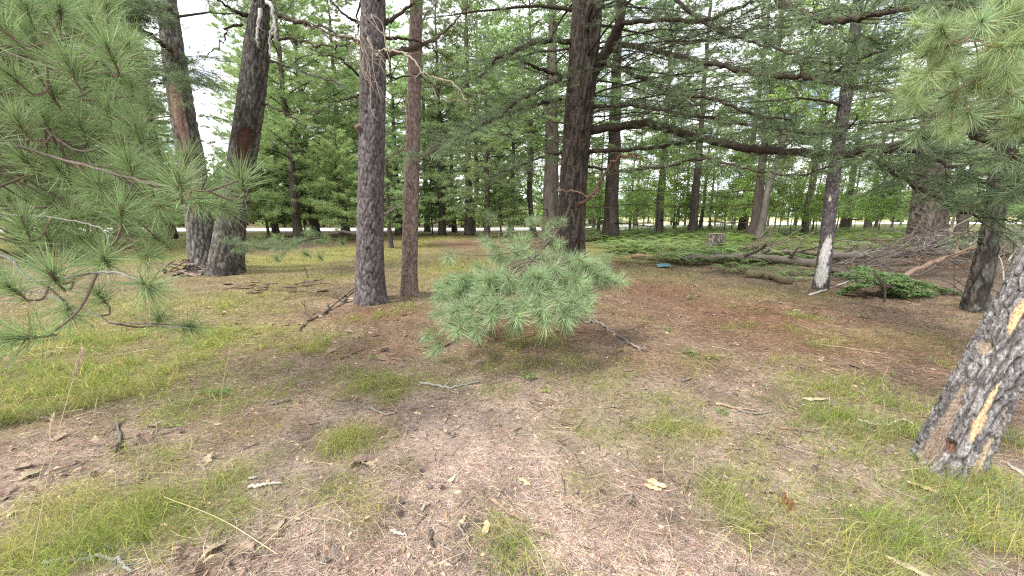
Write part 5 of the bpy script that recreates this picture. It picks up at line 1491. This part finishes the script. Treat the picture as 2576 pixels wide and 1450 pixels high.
stalk([gp(640, 1395, .01), gp(760, 1310, .04), gp(860, 1270, .03)], 'fallen straw stem on the needles at bottom left', False, .002)

# crumpled blue litter
bp = gp(1670, 674)
g_ = np.linspace(-1, 1, 8)
X_, Y_ = np.meshgrid(g_, g_ * .55)
Z_ = 0.0 + .11 * fbm(X_ * 2.9 + 4, Y_ * 3 + 1, 3, 3.0)
V = np.stack([X_ * .19 + .02 * fbm(Y_ * 5, X_, 2), Y_ * .26, Z_ + .05 * np.maximum(0, Y_ + .2)], -1).reshape(-1, 3)
F = []
for i_ in range(7):
    for j_ in range(7):
        q = i_ * 8 + j_
        F += [[q, q + 1, q + 8], [q + 1, q + 9, q + 8]]
mb = MB()
mb.add(V, F, np.array([0.10, 0.215, 0.25])[None] * rgo.uniform(.75, 1.5, (64, 1)))
tag(link('plastic_sheet', mb.mesh('plastic_sheet', M_PLASTIC, False), None, tuple(bp)), 'crumpled light blue plastic litter lying in front of the logs', 'litter')

# ---------------------------------------------------------------- logs and stump
def logp(px, py, lift):
    return gp(px, py, lift)
wood_piece('log', 'short reddish broken log behind the blue litter', 'log', [logp(1588, 652, .08), logp(1640, 655, .09), logp(1706, 660, .10)], .07, .08, (0.26, 0.17, 0.11), 'fallen logs', 0, 16, .5, .015, cut=(0.36, 0.25, 0.15))
wood_piece('log', 'long grey brown fallen log running from stump to slim peeled pine', 'log', [logp(1712, 668, .22), logp(1850, 668, .24), logp(1960, 672, .22), logp(2075, 684, .18)], .085, .11, (0.15, 0.128, 0.108), 'fallen logs', 5, 20, .35, .012)
wood_piece('log', 'thick fallen log right of the slim peeled pine under the brush', 'log', [logp(2075, 672, .30), logp(2200, 672, .34), logp(2320, 668, .36), logp(2440, 665, .38)], .10, .12, (0.15, 0.13, 0.11), 'fallen logs', 5, 20, .35, .012)
wood_piece('log', 'thin upper log lying across the long log behind the slim peeled pine', 'log', [at(1900, 640, 11.6), at(1990, 634, 11.5), at(2090, 640, 11.4), at(2190, 645, 11.3)], .07, .06, (0.16, 0.13, 0.105), 'fallen logs', 6, 10, .4, .02)
wood_piece('log', 'low mossy log in front of the long log', 'log', [logp(1880, 698, .08), logp(1930, 704, .09), logp(1985, 716, .08)], .09, .08, (0.17, 0.145, 0.09), 'fallen logs', 0, 14, .5, .02)
wood_piece('log', 'slanting pale limb reaching out of the brush pile', 'log', [gp(2250, 712, .10), at(2330, 668, 8.6), at(2410, 640, 8.6), at(2530, 590, 8.7)], .05, .04, (0.28, 0.2, 0.15), 'fallen logs', 5, 10, .3, .015)
wood_piece('log', 'dark log lying low right of the slim peeled pine', 'log', [logp(2085, 690, .1), logp(2115, 698, .1), logp(2150, 712, .08)], .07, .06, (0.15, 0.128, 0.108), 'fallen logs', 0, 10, .4, .02)
ground_stick('white bare stick at the foot of the slim peeled pine', [(2036, 745), (2080, 728), (2140, 708)], .022, .014, (0.5, 0.46, 0.42), 1)

def stump():
    b_ = gp(1798, 634)
    t = thing('stump', 'weathered grey tree stump with flat top standing in the ferns', 'stump', b_)
    r_ = 20 / FPX * depth_of(b_)
    h_ = 44 / FPX * depth_of(b_)
    C_ = np.array([b_ - UP * .1, b_ + UP * h_ * .5, b_ + UP * h_])
    trunk(t, b_, C_, np.array([r_ * 1.1, r_, r_ * .97]), 60, .03, 3, dict(BARK_OLD, a=(0.16, 0.13, 0.11), b=(0.26, 0.23, 0.2)), flare=.3, seed=23.0, name='trunk_side')
    m_ = MB()
    th_ = np.arange(40) * math.pi / 20
    rings = [0.02, .25, .5, .75, .98]
    V = np.vstack([np.stack([np.cos(th_) * r_ * q, np.sin(th_) * r_ * q, np.full(40, h_ + .02 + .01 * rgo.random())], 1) for q in rings])
    F = []
    for q in range(4):
        for k in range(40):
            a0, b1 = q * 40 + k, q * 40 + (k + 1) % 40
            F += [[a0, a0 + 40, b1], [b1, a0 + 40, b1 + 40]]
    m_.add(V, F, np.array([0.30, 0.25, 0.2])[None] * rgo.uniform(.85, 1.15, (len(V), 1)))
    link('cut_face', m_.mesh('cut_face', M_WOOD, False), t)
stump()

# ---------------------------------------------------------------- brush pile: every dead branch a thing
GB = 'dead branches in the brush pile'
for k in range(185):
    px = 2130 + 470 * rgo.random() ** .8
    Yb = rgo.uniform(8.2, 12.2)
    c_ = at(px, 600, Yb)
    hz = rgo.random() ** 1.3 * 1.1 * min(1, (px - 2090) / 220) + .06
    ln = rgo.uniform(.8, 3.0)
    a_ = rgo.normal(.15, .5) + (math.pi if rgo.random() < .5 else 0)
    tl = rgo.normal(.1, .3)
    d = np.array([math.cos(a_) * math.cos(tl), math.sin(a_) * math.cos(tl), math.sin(tl)])
    z0 = float(height(c_[0], c_[1]))
    p0 = np.array([c_[0], c_[1], z0 + hz])
    A_, B_ = p0 - d * ln * .5, p0 + d * ln * .5
    for q in (A_, B_):
        q[2] = max(q[2], z0 + .03)
    mid = p0 + np.array([0, 0, rgo.normal(.02, .06)])
    tone = np.array([[0.20, 0.175, 0.155], [0.13, 0.105, 0.09], [0.30, 0.27, 0.24], [0.2, 0.12, 0.08]][rgo.choice(4, p=[.42, .25, .23, .10])])
    r_ = rgo.uniform(.006, .022)
    lab = ['grey dead branch in the brush pile at right', 'dark dead branch in the brush pile at right', 'pale dead branch in the brush pile at right', 'rusty brown dead branch in the brush pile at right'][[0.20, 0.13, 0.30, 0.2].index(tone[0]) if tone[1] != .12 else 3]
    wood_piece('dead_branch', lab, 'branch', [A_, mid, B_], r_, r_ * .4, tone, GB, rgo.integers(8, 16), 6, .3, .008)
for k in range(16):   # the fan of tops that reaches left above the logs
    p0 = gp(1860 + rgo.uniform(0, 80), 655, rgo.uniform(.25, .45))
    q = at(1990 + rgo.uniform(-60, 110), 610 - rgo.uniform(0, 60), p0[1] + rgo.uniform(-.6, 1.2))
    wood_piece('dead_branch', 'thin dead branch in the fan of brush behind the slim peeled pine', 'branch', [p0, (p0 + q) / 2 + UP * rgo.normal(-.05, .08), q], rgo.uniform(.012, .025), .006, (0.19, 0.15, 0.12), 'fan of dead branches left of the brush pile', rgo.integers(3, 7), 6, .3, .01)
for k in range(14):   # bare dead sprays that stand up by the dark pine
    p0 = gp(2340 + rgo.uniform(0, 200), 745 + rgo.uniform(-10, 30), .02)
    q = p0 + np.array([rgo.normal(-.2, .5), rgo.normal(0, .3), rgo.uniform(.15, .8)])
    wood_piece('dead_branch', 'bare twiggy branch at the foot of the dark barked pine', 'branch', [p0, (p0 + q) / 2 + UP * .1, q], .012, .004, (0.16, 0.13, 0.11), 'twiggy branches by the dark pine', 8, 5, .2, .008)

# ---------------------------------------------------------------- ferns and the feathery sapling
def frond(mb, rg, b, az, ln, rise, col, rachis=True):
    d = np.array([math.cos(az), math.sin(az), 0])
    s = np.array([-d[1], d[0], 0])
    t = np.linspace(0, 1, 13)
    P = b + d * (ln * t)[:, None] + UP * (ln * (rise * t - rise * .75 * t ** 2.2))[:, None]
    if rachis:
        prisms(P[:-1:2], P[2::2], .004, .003, (0.15, 0.17, 0.05), mb, rg)
    k = np.arange(3, 13)
    for sg in (-1, 1):
        w_ = ln * .34 * (1 - ((k - 3) / 10.5)) ** .8 + .01
        r_ = P[k]
        tp = r_ + s * (sg * w_)[:, None] + d * (w_ * .35)[:, None] - UP * (w_ * .18)[:, None]
        hw = d * ln * .042
        md = (r_ + tp) / 2
        V = np.stack([r_, md - hw, tp, md + hw], 1)
        F = (np.arange(len(k)) * 4)[:, None, None] + np.array([[[0, 1, 2], [0, 2, 3]]])
        mb.add(V.reshape(-1, 3), F.reshape(-1, 3), np.repeat(np.array(col)[None] * rg.uniform(.75, 1.25, (len(k), 1)), 4, 0))

def fern_into(mb, rg, b, sc, col, rachis=True):
    n_ = rg.integers(5, 9)
    for q in range(n_):
        frond(mb, rg, b, q * 6.283 / n_ + rg.normal(0, .3), sc * rg.uniform(.7, 1.1), rg.uniform(.7, 1.3), np.array(col) * rg.uniform(.85, 1.15), rachis)

FERN = []
for k in range(4):
    m_ = MB()
    fern_into(m_, np.random.default_rng(300 + k), np.zeros(3), 1.0, np.array((0.20, 0.285, 0.095)) * (.8 + .14 * k))
    FERN.append(m_.mesh('fern', M_LEAF, False))
fr = np.random.default_rng(301)
cnt = 0
while cnt < 185:
    px, py = fr.uniform(1480, 2270), fr.uniform(584, 668)
    if py > 640 and not (1700 < px < 2080 or fr.random() < .15):
        continue
    cnt += 1
    o = link('fern', FERN[cnt % 4], None, tuple(gp(px, py)))
    s_ = fr.uniform(.6, 1.05)
    o.scale = (s_, s_, s_ * fr.uniform(.8, 1.1))
    o.rotation_euler = (0, 0, fr.uniform(0, 6.28))
    tag(o, 'green fern in front of the long fallen log' if py > 664 else 'green fern in the fern bed around the stump', 'fern', 'ferns in the bed around the stump')
for px, py, s_, lab in ((1830, 684, .5, 'fern hanging below the long log near the stump'), (1900, 690, .55, 'fern before the low mossy log'), (1960, 690, .5, 'fern just left of the slim peeled pine'), (1990, 705, .5, 'low fern at the left foot of the slim peeled pine'), (2010, 690, .55, 'fern below the long log beside the slim peeled pine'), (1870, 678, .5, 'fern under the middle of the long log')):
    o = link('fern', FERN[2], None, tuple(gp(px, py)))
    o.scale = (s_,) * 3
    tag(o, lab, 'fern', 'ferns in front of the long log')
m_ = MB()
for k in range(640):
    Y_f = fr.uniform(19, 46)
    d_ = ray(fr.uniform(1470, 2330), 540)
    x_ = d_[0] * Y_f / d_[1]
    if x_ > 24 + (Y_f - 40) * .5 and Y_f > 42:
        continue
    b_ = np.array([x_, Y_f, float(height(x_, Y_f))])
    fern_into(m_, fr, b_, fr.uniform(.5, 1.0), np.array((0.18, 0.245, 0.062)) * fr.uniform(.6, 1.3), False)
tag(link('fern_undergrowth', m_.mesh('fern_undergrowth', M_LEAF, False)), 'dense bed of green ferns reaching back to the field', 'ferns', kind='stuff')

fs = gp(2225, 762)
fir = thing('feathery_sapling', 'low feathery dark green sapling with flat sprays before the brush pile', 'sapling', fs)
frs = np.random.default_rng(401)
Pm = curve([fs - UP * .05, fs + np.array([.05, .1, .25]), fs + np.array([.0, .3, .5])], 6)
m_ = MB(); V, F = tube(Pm, np.linspace(.02, .012, len(Pm)), 6); m_.add(V, F, np.array(COL_TWIG)); link('stem', m_.mesh('stem', M_TWIG, True, fs), fir)
for tgt, n_ in (((2110, 690, 7.3), 18), ((2160, 672, 7.6), 18), ((2250, 690, 7.2), 18), ((2330, 715, 7.0), 18), ((2395, 735, 6.9), 18), ((2370, 765, 6.6), 16), ((2290, 735, 6.8), 18), ((2200, 715, 6.9), 18), ((2120, 735, 6.7), 14), ((2260, 760, 6.5), 10)):
    e_ = at(*tgt)
    a0 = Pm[-1] if e_[2] > Pm[-1][2] else Pm[len(Pm) // 2]
    P = curve([a0, (a0 + e_) / 2 + UP * .08, e_], 8)
    mw, mn = MB(), MB()
    V, F = tube(P, np.linspace(.010, .003, len(P)), 5); mw.add(V, F, np.array(COL_TWIG))
    SA, SB, RA, Cc, Aa = spray(P, .15, n_ + 8, .34, .16, 4, .0, .06, .06, frs)
    prisms(SA, SB, .003 * RA, .002 * RA, COL_TWIG, mw, frs)
    nn_ = 7
    T_ = np.linspace(.1, 1, nn_)
    pts_ = (SA[:, None] * (1 - T_)[None, :, None] + SB[:, None] * T_[None, :, None]).reshape(-1, 3)
    leaves(pts_, 2, .014, .055, mn, (0.19, 0.29, 0.11), .3, 3.0, frs, .32)
    br = link('branch', mw.mesh('branch', M_TWIG, True, fs), fir)
    link('foliage', mn.mesh('foliage', M_LEAF, False, fs), br)
